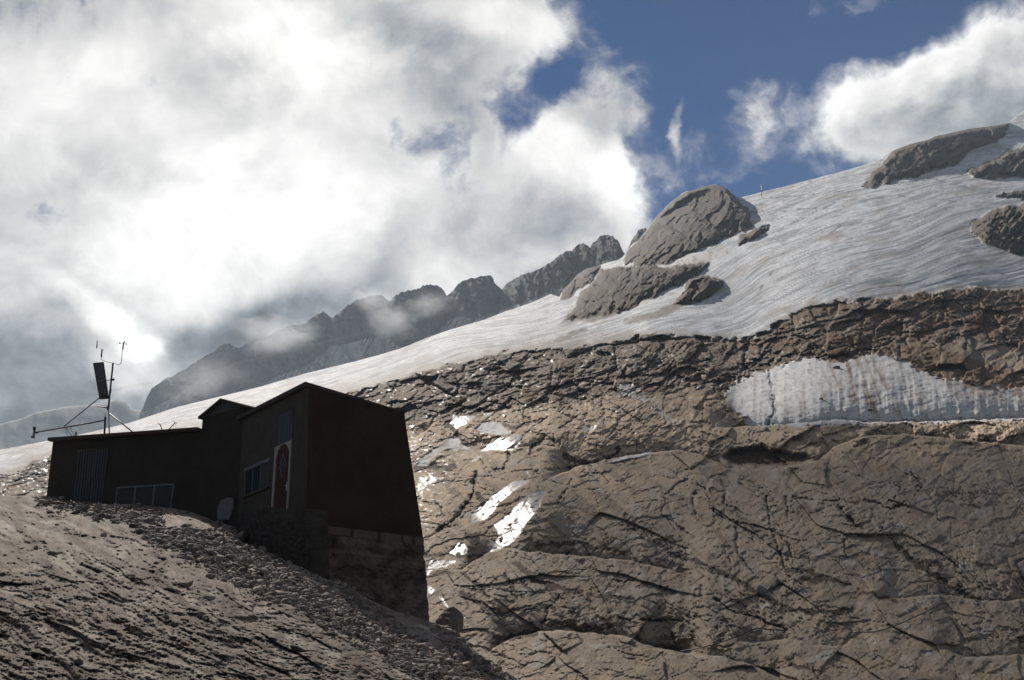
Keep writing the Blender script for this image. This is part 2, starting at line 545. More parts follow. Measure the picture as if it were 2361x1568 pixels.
O1 = [(1436, 600), (1446, 578), (1471, 556), (1494, 528), (1516, 496), (1550, 463), (1584, 440), (1624, 428), (1646, 425), (1675, 433), (1700, 457), (1716, 478), (1731, 496), (1726, 508), (1737, 522), (1718, 532),
      (1700, 538), (1692, 545), (1640, 560), (1600, 585), (1545, 606), (1500, 612), (1463, 613), (1440, 612)]
O2 = [(1320, 712), (1324, 703), (1335, 683), (1350, 668), (1375, 647), (1383, 618), (1426, 617), (1480, 614), (1533, 613), (1590, 606), (1640, 601), (1628, 618), (1600, 640), (1584, 649), (1522, 677), (1465, 705), (1409, 725), (1340, 735), (1300, 740)]
O2B = [(1292, 694), (1296, 672), (1313, 650), (1352, 618), (1385, 610), (1381, 622), (1372, 645), (1352, 660), (1320, 683)]
O3 = [(1551, 706), (1558, 690), (1573, 669), (1582, 655), (1595, 642), (1615, 635), (1637, 634), (1655, 641), (1666, 650), (1663, 668), (1645, 682), (1618, 694), (1573, 706)]
O4 = [(1700, 560), (1708, 540), (1740, 526), (1776, 523), (1774, 532), (1750, 548), (1728, 560), (1708, 566)]
O5 = [(1985, 430), (2010, 405), (2030, 383), (2045, 365), (2059, 347), (2098, 331), (2160, 312), (2239, 295), (2290, 289), (2324, 283), (2330, 293), (2310, 318), (2285, 332), (2262, 336), (2234, 353), (2205, 378), (2183, 383), (2126, 402), (2042, 422), (2010, 432)]
O6 = [(2225, 398), (2240, 385), (2262, 384), (2285, 370), (2330, 345), (2380, 330), (2500, 300), (2500, 420), (2361, 409), (2310, 408), (2280, 412), (2240, 408)]
O7 = [(2296, 452), (2324, 440), (2361, 440), (2450, 436), (2450, 462), (2361, 458), (2320, 456)]
O8 = [(2238, 530), (2248, 512), (2268, 494), (2300, 482), (2361, 470), (2500, 455), (2500, 610), (2361, 588), (2313, 571), (2262, 554), (2244, 542)]
O9 = [(20, 1122), (45, 1092), (70, 1068), (125, 1046), (300, 1030), (300, 1060), (110, 1090), (60, 1112)]
OUT = [(O1, 130, 2.2), (O2, 60, 2.4), (O2B, 45, 2.2), (O3, 38, 2.4), (O4, 16, 2.0), (O5, 45, 2.2), (O6, 34, 2.2), (O7, 12, 1.5), (O8, 50, 2.2)]
SNOW1 = [(1669, 909), (1690, 888), (1708, 875), (1740, 862), (1776, 852), (1810, 838), (1844, 830), (1883, 827), (1905, 832), (1917, 841), (1957, 830), (1990, 824), (2019, 818), (2070, 827), (2095, 838), (2115, 852), (2160, 869), (2240, 884),
         (2361, 897), (2800, 905), (2800, 975), (2361, 969), (2183, 973), (2013, 978), (1844, 981), (1760, 984), (1720, 979), (1714, 960), (1674, 926)]
SNOW_S = [Z1([(300, 945), (360, 860), (480, 780), (560, 740), (610, 682), (680, 690), (700, 740), (780, 760), (795, 803), (700, 790), (560, 790), (440, 880), (400, 950)]),
          Z1([(2070, 915), (2200, 868), (2352, 842), (2460, 800), (2460, 830), (2352, 872), (2100, 918)]),
          Z1([(830, 610), (900, 560), (1000, 540), (1070, 560), (1110, 610), (1180, 650), (1080, 665), (920, 640)]),
          K4([(470, 733), (540, 705), (620, 680), (720, 662), (760, 652), (735, 675), (640, 712), (600, 716), (520, 735)]),
          K4([(275, 742), (320, 722), (325, 742)])]
GLARE = [Z1([(800, 1390), (1000, 1210), (1200, 1090), (1310, 1060), (1335, 1090), (1180, 1190), (1060, 1290), (960, 1430), (790, 1490)]),
         Z1([(1090, 1640), (1000, 1490), (1130, 1400), (1300, 1230), (1400, 1175), (1500, 1175), (1450, 1260), (1440, 1330), (1350, 1430), (1290, 1500), (1250, 1600)]),
         Z1([(870, 812), (1050, 690), (1270, 652), (1250, 740), (1180, 802), (880, 812)]),
         Z1([(630, 480), (780, 480), (850, 500), (760, 560), (620, 640), (585, 600)]),
         Z1([(1790, 570), (1950, 570), (1930, 620), (1830, 640)]),
         Z1([(905, 450), (1000, 460), (990, 500), (930, 480)]),
         Z1([(800, 905), (880, 850), (895, 880), (820, 910)]),
         Z4([(180, 190), (280, 90), (350, 90), (385, 130), (370, 190), (300, 210)]),
         Z4([(550, 150), (700, 0), (870, 0), (820, 60), (690, 140), (600, 170)]),
         Z1([(300, 1060), (420, 1030), (500, 1080), (380, 1140), (310, 1180)]),
         Z1([(300, 1200), (360, 1160), (340, 1240)]),
         Z4([(20, 240), (240, 250), (330, 250), (200, 300), (60, 340), (0, 400)]),
         Z4([(10, 480), (70, 520), (40, 560), (0, 560)]),
         Z1([(2150, 190), (2300, 200), (2360, 250), (2300, 300), (2180, 290)])]
STREAMS = [Z4([(120, 580), (170, 660), (230, 700), (300, 720), (350, 775)]), Z1([(2170, 200), (2230, 290), (2352, 330), (2480, 420), (2560, 480)]),
           K5([(860, 85), (930, 130), (1000, 140), (1030, 190), (1075, 222)]), Z1([(520, 350), (590, 280)]), Z1([(1800, 700), (1830, 650)]), Z1([(1280, 980), (1330, 1040)]), Z1([(520,345),(570,385)])]
DIRT = [(Z4([(980, 125), (1150, 100), (1450, 95), (1520, 130), (1680, 150), (1830, 180)]), 6), (Z4([(830, 290), (930, 370), (980, 430), (1150, 480), (1280, 530), (1430, 550)]), 8),
        (Z4([(1500, 570), (1700, 590), (1900, 600)]), 5), (Z4([(320, 370), (430, 430), (500, 520), (570, 580)]), 5), (Z4([(290, 540), (420, 590), (560, 700), (700, 740), (850, 700), (1050, 670), (1170, 690)]), 6),
        (Z4([(1160, 810), (1280, 830), (1400, 870), (1550, 880), (1700, 870)]), 9), (Z4([(350, 570), (390, 690)]), 3), (Z4([(750, 440), (880, 580)]), 4), (Z4([(870, 440), (1000, 560)]), 4), (Z4([(720, 380), (820, 600)]), 4),
        (Z4([(-80, 210), (200, 200), (350, 210), (500, 210)]), 4), (Z4([(620, 980), (1000, 930)]), 9), (Z4([(0, 400), (120, 370), (250, 360)]), 4),
        (Z2([(190, 520), (330, 560), (470, 620), (600, 680), (740, 780), (900, 850), (1050, 880), (1300, 870)]), 6), (Z2([(900, 620), (1000, 620), (1200, 690), (1300, 710)]), 8), (Z2([(1380, 760), (1550, 800)]), 5),
        (Z2([(1580, 460), (1680, 570), (1830, 660), (1960, 740), (2080, 800)]), 6), (Z2([(1680, 570), (1850, 590)]), 9), (Z2([(900, 1160), (940, 1205), (1020, 1220)]), 8),
        (Z1([(0, 330), (140, 400), (300, 420), (500, 400), (700, 410), (860, 430)]), 9), (Z1([(560, 530), (640, 620), (700, 700), (760, 740)]), 7), (Z1([(270, 960), (450, 960), (650, 950)]), 8), (Z1([(1100, 570), (1200, 600), (1330, 560)]), 4),
        (Z1([(1650, 860), (1750, 900), (1880, 930)]), 8), (Z1([(840, 1190), (900, 1250)]), 9), (Z4([(400, 30), (480, 60)]), 14), (Z1([(430,170),(640,170),(900,220)]), 14)]
CRACKS = [(Z1([(850, 1010), (830, 1150), (800, 1250), (760, 1300), (680, 1420), (500, 1540)]), 7, 20), (Z1([(1350, 790), (1420, 730), (1480, 680)]), 5, 14), (Z1([(2150, 780), (2130, 830), (2060, 890), (1960, 920)]), 7, 18),
          (Z1([(1620, 600), (1700, 550), (1780, 490), (1880, 450)]), 3, 9), (Z1([(2040, 220), (2000, 320), (1990, 400)]), 3, 9), (Z1([(1240, 390), (1260, 480), (1400, 540)]), 3, 7),
          (Z1([(1560, 660), (1560, 740)]), 3, 7), (Z1([(1620, 690), (1610, 750)]), 3, 7), (Z1([(1700, 640), (1690, 720)]), 3, 7), (Z1([(1500, 500), (1380, 580), (1300, 650), (1260, 740)]), 3, 9),
          (Z1([(1730, 1080), (1650, 1200), (1600, 1290)]), 3, 9), (Z1([(360, 1280), (500, 1300), (570, 1450), (560, 1500)]), 3, 8), (Z1([(880, 880), (940, 990), (1100, 980), (1160, 850)]), 6, 14),
          (Z1([(1380, 1030), (1450, 960), (1520, 980), (1700, 970)]), 5, 10), (Z1([(1800, 1050), (1950, 1010), (2100, 990)]), 3, 8),
          (Z2([(130, 110), (150, 200), (130, 270), (210, 330), (330, 420)]), 3, 8), (Z2([(320, 180), (350, 310)]), 3, 8), (Z2([(400, 120), (430, 220), (470, 270), (560, 320), (720, 350), (830, 380), (920, 470), (940, 580)]), 4, 11),
          (Z2([(510, 90), (520, 210), (590, 240), (640, 280)]), 4, 9), (Z2([(780, 170), (790, 320), (830, 420), (890, 600)]), 5, 11), (Z2([(900, 170), (910, 300)]), 4, 8), (Z2([(590, 360), (600, 520), (700, 640)]), 3, 8),
          (Z2([(1240, 380), (1270, 540)]), 4, 9), (Z2([(940, 170), (1080, 190), (1220, 190)]), 3, 7), (Z2([(1350, 190), (1430, 200), (1550, 240), (1620, 210)]), 4, 10), (Z2([(1030, 490), (1040, 580)]), 2, 6),
          (Z2([(0, 920), (240, 935)]), 3, 8), (Z2([(460, 790), (560, 870), (700, 910), (900, 990)]), 4, 10), (Z2([(1300, 910), (1460, 930)]), 2, 6), (Z2([(2361, 550), (2310, 570), (2340, 640), (2361, 690)]), 4, 8),
          (Z2([(1230, 240), (1300, 310), (1340, 350)]), 9, 20), (Z2([(1060, 1230), (1100, 1290), (1130, 1340)]), 4, 8), (Z2([(320, 1000), (340, 1080), (400, 1110)]), 4, 8), (Z2([(330, 950), (480, 1080)]), 2, 6),
          (Z2([(150, 160), (230, 90), (300, 60)]), 3, 8), (Z2([(330, 150), (400, 120)]), 3, 8), (Z2([(1480, 360), (1560, 440), (1620, 520)]), 4, 10), (Z2([(500, 460), (560, 580)]), 2, 6), (Z2([(900, 30), (930, 50), (960, 0)]), 2, 6),
          (Z2([(1500, 60), (1600, 110), (1570, 180)]), 2, 6), (Z2([(1640, 0), (1740, 100), (1690, 160)]), 2, 6), (Z2([(480, 950), (490, 1060), (460, 1080)]), 3, 7), (Z2([(200, 1000), (220, 1080)]), 3, 8),
          (Z4([(1220, 570), (1190, 650), (1110, 700), (1100, 790), (1050, 850)]), 3, 9), (Z4([(1350, 150), (1300, 195)]), 5, 10), (Z4([(1660, 0), (1640, 80), (1650, 120)]), 2, 6), (Z4([(1970, 370), (1900, 440), (1830, 450), (1720, 430)]), 3, 8),
          (Z4([(650, 820), (800, 740)]), 2, 6), (Z4([(950, 780), (960, 830), (1040, 850)]), 2, 6), (Z4([(2230, 490), (2170, 540)]), 2, 6), (Z4([(1930, 740), (1960, 790), (2100, 800), (2361, 810)]), 3, 9), (Z4([(1770, 770), (1900, 820)]), 3, 8),
          (Z6([(1990, 200), (2030, 260), (2110, 350)]), 4, 10), (Z6([(850, 480), (880, 420), (980, 350), (1140, 330)]), 4, 9), (Z6([(1060, 680), (1060, 560), (1000, 540)]), 4, 9), (Z6([(1300, 700), (1310, 600), (1400, 490), (1600, 470)]), 4, 10),
          (Z6([(1600, 480), (1700, 440), (1850, 440)]), 8, 16), (Z6([(2100, 360), (2140, 480), (2200, 570), (2361, 570)]), 8, 16), (Z6([(1860, 650), (1880, 560)]), 5, 12), (Z6([(690, 590), (880, 630), (1000, 600)]), 4, 9), (Z6([(390, 540), (620, 545)]), 3, 7),
          (Z6([(850, 325), (960, 320), (1140, 290), (1270, 240)]), 3, 8), (Z6([(0, 800), (60, 840)]), 8, 16), (Z6([(120, 590), (130, 720)]), 4, 10), (Z6([(250, 690), (400, 700)]), 5, 9),
          (K4([(450, 1060), (420, 1110), (480, 1180)]), 5, 12), (K4([(780, 1070), (770, 1130), (800, 1180), (720, 1210), (600, 1215), (500, 1190)]), 6, 16), (K4([(850, 1060), (840, 1140)]), 5, 12), (K4([(80, 1100), (170, 1065), (250, 1060)]), 3, 8),
          (K4([(860, 1090), (980, 1110), (930, 1150)]), 5, 10)]
GULLIES = [(Z2([(300, 40), (450, 130), (560, 280), (700, 380), (850, 470), (920, 600), (960, 720)]), 24), (Z2([(560, 60), (780, 150), (800, 300), (860, 440)]), 18), (Z2([(-60, 380), (140, 450), (300, 520), (480, 700), (700, 850), (950, 960), (1200, 990)]), 18),
           (Z2([(560, 640), (740, 800), (1000, 900), (1300, 880)]), 12), (Z2([(1450, 330), (1620, 520), (1850, 680), (2080, 800)]), 12), (Z4([(250, 300), (400, 450), (560, 640), (700, 740)]), 15), (Z4([(300, 300), (750, 170), (1400, 230), (2200, 330), (2400, 400)]), 8),
           (Z4([(1200, 560), (1700, 600), (2361, 700)]), 8), (Z2([(-100, 900), (300, 900), (560, 960)]), 9), (Z2([(900, 290), (1200, 200), (1450, 190)]), 9), (Z2([(1700, 100), (2000, 180), (2361, 240)]), 22), (Z2([(1900, 560), (2100, 700), (2361, 760)]), 22), (Z4([(560, 130), (640, 60), (700, 0)]), 8), (Z2([(1900, 900), (2100, 1000), (2361, 1010)]), 12),
           (Z1([(330, 1060), (400, 1120), (320, 1220)]), 9), (Z1([(1450, 1040), (1560, 1100)]), 9), (Z1([(1620, 1280), (1750, 1420), (1900, 1520)]), 7)]
CREV = [Z6([(180, 840), (200, 930), (220, 1050), (235, 1120), (225, 1180), (195, 1290)])]
GCR = [K4([(930, 515), (1000, 505), (1100, 500), (1170, 470), (1290, 465), (1380, 455), (1480, 450), (1660, 480)]), K4([(820, 605), (900, 600), (960, 570), (1000, 545), (1070, 540)]), K4([(800, 520), (870, 515)]), K4([(780, 490), (860, 487)]),
       K4([(870, 460), (1000, 450), (1120, 440), (1200, 435)]), K4([(1200, 545), (1180, 565), (1130, 600)]), K4([(1110, 795), (1090, 860)]), K4([(1330, 405), (1450, 395), (1560, 385), (1640, 400), (1720, 430)]), K4([(905, 740), (860, 800), (830, 850)]), K4([(1190, 490), (1100, 505), (1010, 540)]), K4([(1300, 420), (1200, 432), (1100, 436)]),
       K4([(0, 1040), (60, 1015), (130, 990)]), K4([(280, 965), (350, 930)])]
STEPS = [  # y of an edge as a function of x; what is above lies farther back: (line, jump, rounding)
    (Z4([(550, 1120), (700, 1010), (900, 940), (1200, 900), (1500, 930), (1800, 950), (2000, 1030), (2361, 1110), (2600, 1160)]), 0.10, 26),
    (Z4([(300, 370), (420, 270), (600, 165), (700, 142), (1000, 182), (1350, 212), (1800, 252), (2200, 332), (2361, 382), (2600, 500)]), 0.08, 26),
    ([(1255, 1112), (1300, 1090), (1360, 1071), (1440, 1054), (1500, 1046), (1560, 1040), (1620, 1052), (1680, 1082), (1780, 1086), (1890, 1062), (1920, 1035), (1960, 1018), (2000, 1006), (2100, 1004), (2200, 1015), (2361, 1030), (2500, 1040), (2800, 1040)], 0.11, 42),
    ([(1640, 990), (1700, 986), (1760, 985), (1844, 978), (1930, 970), (2013, 976), (2183, 973), (2361, 966), (2800, 965)], 0.10, 16),
    (Z2([(1780, 1085), (1900, 1120), (2000, 1165), (2361, 1140), (2600, 1120)]), 0.05, 20),
    (Z2([(0, 1062), (60, 1108), (300, 1132), (500, 1160), (700, 1212), (860, 1292), (1000, 1380)]), 0.06, 20),
    (Z2([(1440, 805), (1700, 790), (1850, 775), (2050, 805), (2200, 820), (2361, 800), (2600, 790)]), 0.06, 20),
    (Z2([(560, 1060), (700, 1075), (900, 1050), (1050, 1080), (1250, 1100), (1300, 1045), (1500, 1090)]), 0.04, 14),
    ([(1300, 832), (1400, 800), (1500, 790)], 0.05, 12),
    (Z1([(880, 800), (1100, 815), (1300, 780), (1500, 775), (1600, 800), (1640, 900)]), 0.05, 14),
    (Z1([(230, 735), (380, 640), (470, 560), (540, 520), (590, 610)]), 0.06, 14),
]


def yline(X, pts):
    p = np.array(pts)
    return np.interp(X, p[:, 0], p[:, 1])


_gx_ = np.arange(-900.0, 3300.0, 4.0)


def smooth_tab(pts, sig):
    p = np.array(pts, float)
    v = np.interp(_gx_, p[:, 0], p[:, 1])
    n = int(3 * sig / 4); kk = np.exp(-0.5 * (np.arange(-n, n + 1) * 4.0 / sig) ** 2); kk /= kk.sum()
    return np.convolve(np.pad(v, n, mode='edge'), kk, 'valid')


_T_SKY = smooth_tab([(-400, 1110), (0, 1037), (295, 976), (595, 893), (925, 803), (1270, 680), (1500, 570), (1700, 470), (1900, 406), (2098, 332), (2324, 284), (2500, 225), (2800, 190)], 70)
_T_GY = smooth_tab(GLAC, 70)
_T_YG = smooth_tab([(-400, 200), (120, 215), (800, 225), (1300, 235), (1800, 250), (2361, 300), (2800, 310)], 150)
_T_YS = smooth_tab([(-400, 360), (300, 420), (800, 480), (1300, 560), (1700, 640), (2361, 700), (2800, 720)], 150)


def base_lnY(X, Y):
    sky = np.interp(X, _gx_, _T_SKY); gy = np.interp(X, _gx_, _T_GY)
    yg = np.interp(X, _gx_, _T_YG); ysk = np.interp(X, _gx_, _T_YS)
    s = (1568 - Y) / (1568 - gy)
    sp = np.clip(s, 0, 1.2)
    prof = 0.70 * s + 0.30 * sp ** 3.2
    lo = math.log(58) + prof * (np.log(yg) - math.log(58))
    tt = np.clip((gy - Y) / np.maximum(gy - sky, 20), 0, 1.25)
    hi = np.log(yg) + (0.72 * tt + 0.28 * tt * tt) * (np.log(ysk) - np.log(yg))
    return np.where(Y > gy, lo, hi)


def mirror_slope(px, py):
    """change of ln(distance) per survey pixel for a face that mirrors the sun to the eye"""
    r = rays(px, py)
    v = -r / np.linalg.norm(r)
    h = v + SDIR; h /= np.linalg.norm(h)
    dx = RGT / FPX; dy = -UPV / FPX
    ry = r[1]
    f = lambda d: -(h @ d / ry - (h @ r) * d[1] / ry ** 2) / (h @ r / ry)
    return f(dx), f(dy)


_feet = {}


def poly_foot(pl):
    """lower outline of a polygon as a function of x"""
    key = id(pl)
    if key not in _feet:
        y = np.full(_gx_.shape, -1e4)
        for (x0, y0), (x1, y1) in zip(pl, pl[1:] + pl[:1]):
            m = (_gx_ >= min(x0, x1)) & (_gx_ <= max(x0, x1))
            if abs(x1 - x0) > 1e-6:
                y[m] = np.maximum(y[m], y0 + (y1 - y0) * (_gx_[m] - x0) / (x1 - x0))
        ok = y > -1e3
        y = np.interp(_gx_, _gx_[ok], y[ok])
        kk = np.hanning(11); kk /= kk.sum()
        _feet[key] = np.convolve(np.pad(y, 5, mode='edge'), kk, 'valid')
    return _feet[key]


def mountain(X, Y):
    """lnY, albedo, roughness of the mountainside seen in direction X, Y"""
    gy = yline(X, GLAC)
    wob = 7 * fbm(X / 38, Y / 38, 5, 3)
    wob2 = 7 * fbm(X / 30, Y / 30, 5, 9)
    Xw = X + wob; Yw = Y + wob2
    L = base_lnY(X, Y)
    H = np.zeros_like(X)
    gl = ss((yline(X + 2.4 * wob, GLAC) + 13 * fbm(X / 34, Y / 12, 5, 21)) - Y, -2.5, 2.5)          # 1 on the glacier
    rockout = np.zeros_like(X)
    sdw = 1 - ss(Y - yline(X, SKY_B), 2, 16)
    for pl, Rr, k in OUT:
        sd = poly_sd(X + 1.7 * wob * (1 - sdw), Y + 1.7 * wob2 * (1 - sdw), pl, Rr)
        m = ss(sd, -1.5, 1.5)
        rockout = np.maximum(rockout, m)
        d = np.clip(sd, 0, Rr)
        H += k * np.sqrt(np.clip(2 * Rr * d - d * d, 0, None)) * 0.34
        H += 4.2 * np.clip(np.interp(X, _gx_, poly_foot(pl)) - Y, 0, None) * ss(sd, 0, 9)
    sd9 = ss(poly_sd(Xw, Yw, O9, 20), -3, 3); rockout = np.maximum(rockout, sd9 * 0.9)
    snow = ss(poly_sd(X + 2.0 * wob, Y + 1.3 * wob2, SNOW1, 30) + 9 * fbm(X / 9, Y / 5, 3, 23) + 5 * fbm(X / 30, Y / 8, 3, 24), -2, 2.5)
    for pl in SNOW_S:
        snow = np.maximum(snow, ss(poly_sd(X + 0.4 * wob, Y + 0.4 * wob2, pl, 20), -1.5, 1.5))
    ice = np.maximum(gl * (1 - rockout), snow)
    rock = 1 - ice
    low = ss(Y, 1010, 1075)                                 # big smooth slabs low down
    # ---- large forms
    H += 30 * fbm(X / 330, Y / 230, 3, 31) * rock
    H += 13 * fbm(X / 90, Y / 62, 3, 37) * rock * (1 - 0.75 * low)
    es1, gs1 = broken(X, Y, 18, 210, 90, 331, 0.35)
    es2, gs2 = broken(X, Y, -30, 90, 40, 332, 0.4)
    H += rock * low * (30 * es1 + 6 * es2 * ss(fbm(X / 130, Y / 90, 3, 333), -0.1, 0.2))
    ha, hb = rot(X, Y, -33)
    H += 5.0 * ridged(ha / 75 + 0.4 * wob / 7, hb / 10, 4, 38) * rock * ss(fbm(X / 95, Y / 70, 3, 39), -0.1, 0.3)
    Hbig = H.copy()
    # ---- bedded ledges: layers that break off in thin dark edges
    a, b = rot(X, Y, -12)
    warp = fbm(a / 260, b / 180, 4, 41)
    phi = b / 95 + 2.3 * warp + 0.25 * fbm(a / 40, b / 40, 4, 47)
    fr = phi - np.floor(phi)
    led = ss(fbm(X / 120, Y / 90, 3, 51), -0.15, 0.2)
    H += 10 * fr * rock * low * led
    a2, b2 = rot(X, Y, 38)
    phi2 = b2 / 46 + 1.7 * fbm(a2 / 150, b2 / 110, 4, 61) + 0.16 * fbm(a2 / 18, b2 / 18, 4, 63)
    fr2 = phi2 - np.floor(phi2)
    led2 = ss(fbm(X / 85, Y / 85, 3, 65), 0.0, 0.25)
    H += 6 * fr2 * rock * low * led2
    a3, b3 = rot(X, Y, -35)
    phi3 = b3 / 13 + 1.5 * fbm(a3 / 70, b3 / 30, 4, 71)
    led3 = ss(fbm(X / 60, Y / 60, 3, 75), 0.12, 0.3)
    H += 4.2 * (phi3 - np.floor(phi3)) * rock * led3
    lowp = np.maximum(low, ss(Y, 880, 940) * 1.0)
    for ang, per, jump, sx_, sd_ in ((24, 70, 8, 190, 201), (-8, 40, 6, 150, 211), (-34, 26, 5, 90, 221), (52, 24, 4.5, 80, 231), (8, 15, 3.4, 60, 241), (-38, 9, 2.6, 50, 251)):
        pa_, pb_ = rot(X, Y, ang)
        ph = pb_ / per + 1.5 * fbm(pa_ / sx_, pb_ / (sx_ * .6), 4, sd_) + 0.18 * fbm(pa_ / (per * .35), pb_ / (per * .35), 3, sd_ + 3)
        mk = ss(fbm(X / (sx_ * .7), Y / (sx_ * .6), 3, sd_ + 6), 0.02, 0.10)
        H += 0.9 * jump * (ph - np.floor(ph)) * rock * lowp * (2.2 - 1.2 * low) * mk
    # ---- broken blocky rock higher up
    up = 1.9 * (1 - low) * rock * (1 - rockout)
    f1, f2, idc = worley(Xw / 34, Yw / 20, 3)
    mid_ = ss(Y, gy + 95, gy + 150) * (1 - ss(X, 1550, 1750))
    up = up * (1 - 0.72 * mid_)
    e1, g1 = broken(X, Y, -24, 95, 46, 301, 0.35)
    e2, g2 = broken(X, Y, -30, 38, 19, 302, 0.35)
    e3, g3 = broken(X, Y, -15, 15, 8, 303, 0.3)
    chip = ss(fbm(X / 110, Y / 60, 3, 81), -0.25, 0.2)
    H += up * (26 * e1 + 13 * e2 * (0.4 + 0.6 * chip) + 6 * e3 * chip)
    joint = np.maximum(np.exp(-(g1 / 0.035) ** 2) * ss(fbm(X / 70, Y / 40, 3, 305), -0.2, 0.1), 0.7 * np.exp(-(g2 / 0.06) ** 2) * chip) * (1 - low) * rock * (1 - rockout)
    H -= 11 * joint
    band = ss(gy + 125 + 30 * fbm(X / 130, Y / 60, 3, 87) - Y, -12, 12) * (1 - gl) * (1 - snow)     # dark band under the glacier
    e1, g1b = broken(X, Y, -12, 120, 60, 311, 0.4)
    e2, g2b = broken(X, Y, -18, 48, 22, 312, 0.4)
    e3, g3b = broken(X, Y, -10, 18, 9, 313, 0.3)
    H += band * (70 * e1 + 34 * e2 + 12 * e3 + 14 * ridged(*[q / s for q, s in zip(rot(X, Y, -14), (30, 9))], 4, 89))
    bj = band * np.maximum(np.exp(-(g1b / 0.05) ** 2), 0.6 * np.exp(-(g2b / 0.07) ** 2))
    H -= 22 * bj
    # ---- outcrops inside the ice
    e1, g1o = broken(X, Y, -38, 70, 34, 321, 0.5)
    e2, g2o = broken(X, Y, -52, 30, 13, 322, 0.5)
    e3, g3o = broken(X, Y, 20, 13, 9, 323, 0.4)
    oj = rockout * np.maximum(np.exp(-(g1o / 0.05) ** 2), 0.5 * np.exp(-(g2o / 0.07) ** 2)) * ss(fbm(X / 40, Y / 40, 3, 325), -0.3, 0.1)
    H += rockout * (34 * e1 + 18 * e2 + 8 * e3 + 16 * ridged(*[q / s for q, s in zip(rot(X, Y, -50), (70, 14))], 4, 94))
    H -= 16 * oj
    # ---- fine grain everywhere
    H += rock * (4.0 * fbm(X / 15, Y / 9, 4, 95) + 1.6 * ridged(X / 9, Y / 5, 3, 97)) * (1 - 0.86 * low)
    # ---- steps between the big benches
    for pts, A, rr in STEPS:
        p = np.array(pts)
        yl = np.interp(X, p[:, 0], p[:, 1]) + 5 * fbm(X / 30, X * 0, 4, 99 + int(abs(p[0, 0])) % 7)
        x0, x1 = p[0, 0], p[-1, 0]
        tap = ss(X, x0 - 5, x0 + 60) * (1 - ss(X, x1 - 60, x1 + 5)) if x1 < 2300 else ss(X, x0 - 5, x0 + 60)
        s = yl - Y
        L += 0.7 * A * tap * 1.1 * ss(s, 0, 3.0) * np.exp(-np.clip(s, 0, None) / 90)
        L += A * 0.13 * tap * np.where(s < 0, np.exp(s / (rr * 1.3)), np.exp(-s / 8))
    # ---- cracks
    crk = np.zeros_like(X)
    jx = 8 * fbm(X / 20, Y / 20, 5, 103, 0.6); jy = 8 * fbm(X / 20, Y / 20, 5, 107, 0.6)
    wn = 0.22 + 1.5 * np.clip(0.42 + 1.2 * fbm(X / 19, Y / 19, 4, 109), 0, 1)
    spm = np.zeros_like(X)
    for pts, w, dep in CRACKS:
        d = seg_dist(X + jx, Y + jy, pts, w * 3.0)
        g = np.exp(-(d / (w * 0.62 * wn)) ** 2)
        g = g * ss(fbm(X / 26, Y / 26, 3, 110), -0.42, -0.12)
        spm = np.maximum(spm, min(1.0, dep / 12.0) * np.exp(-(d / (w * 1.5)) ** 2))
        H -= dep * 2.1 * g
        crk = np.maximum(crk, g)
    for pts, w in GULLIES:
        d = seg_dist(X + 2 * jx, Y + 2 * jy, pts, w * 2.4)
        spm = np.maximum(spm, np.exp(-(d / w) ** 2) * ss(fbm(X / 45, Y / 35, 3, 348), -0.35, 0.0))
    spe, spg = broken(X, Y, 44, 19, 7, 345, 0.35)
    spl = np.exp(-(spg / 0.09) ** 2) * ss(spm, 0.3, 0.6) * ss(fbm(X / 18, Y / 12, 3, 349), -0.15, 0.1)
    H -= 5 * spl * rock
    H += 15 * spm * spe * rock      # splintered edges beside the cracks
    dirt = np.zeros_like(X)
    for pts, w in DIRT:
        d = seg_dist(X + 1.3 * jx, Y + 1.3 * jy, pts, w * 3.0)
        g = 1 - ss(d, w * 0.75 * wn, w * 0.75 * wn + 2.5)
        H -= 3.5 * g
        dirt = np.maximum(dirt, g)
    # cracks nature adds by itself
    _, ga = broken(X, Y, 55, 120, 42, 341, 0.25)
    auto = np.exp(-(ga / 0.022) ** 2) * ss(fbm(X / 75, Y / 75, 3, 113), 0.0, 0.12)
    _, gb = broken(X, Y, -14, 150, 46, 342, 0.3)
    auto = np.maximum(auto, np.exp(-(gb / 0.022) ** 2) * ss(fbm(X / 75, Y / 75, 3, 117), 0.0, 0.12))
    auto = np.maximum(auto, 0.8 * np.exp(-(gs1 / 0.012) ** 2) * low * ss(fbm(X / 60, Y / 60, 3, 118), -0.15, 0.05))
    auto *= rock * (1 - rockout)
    H -= 8.0 * auto
    # cave hollow
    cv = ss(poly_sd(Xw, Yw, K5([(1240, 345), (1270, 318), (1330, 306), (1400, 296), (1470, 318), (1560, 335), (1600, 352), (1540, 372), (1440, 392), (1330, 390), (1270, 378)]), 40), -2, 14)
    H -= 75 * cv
    # ---- ice surface
    th = 0.0
    flow = Y - 0.55 * np.interp(X, _gx_, _T_SKY) - 0.45 * np.interp(X, _gx_, _T_GY) + 34 * fbm(X / 420, Y / 300, 3, 121) + 62 * np.exp(-((X - 2300) / 190) ** 2 - ((Y - 530) / 120) ** 2) - 30 * np.exp(-((X - 1640) / 90) ** 2 - ((Y - 660) / 70) ** 2)
    H += ice * (14 * fbm(X / 200, Y / 120, 3, 123))
    stria = fbm(X / 110, flow / 4.5, 4, 125)
    mid = fbm(X / 200, flow / 14, 4, 127)
    H += ice * (1 - 0.5 * snow) * (4.2 * stria + 10.0 * mid)
    sx = X + 0.55 * (Y - 900)
    run = fbm((X - 0.16 * (Y - 830) * ((X - 1800) / 260)) / 9, Y / 110, 4, 129)
    cup = fbm(X / 11, Y / 5, 3, 131)
    H += snow * (4.0 * cup + 2.6 * run + 9 * fbm(X / 60, Y / 30, 3, 130))
    dark_ice = np.zeros_like(X)
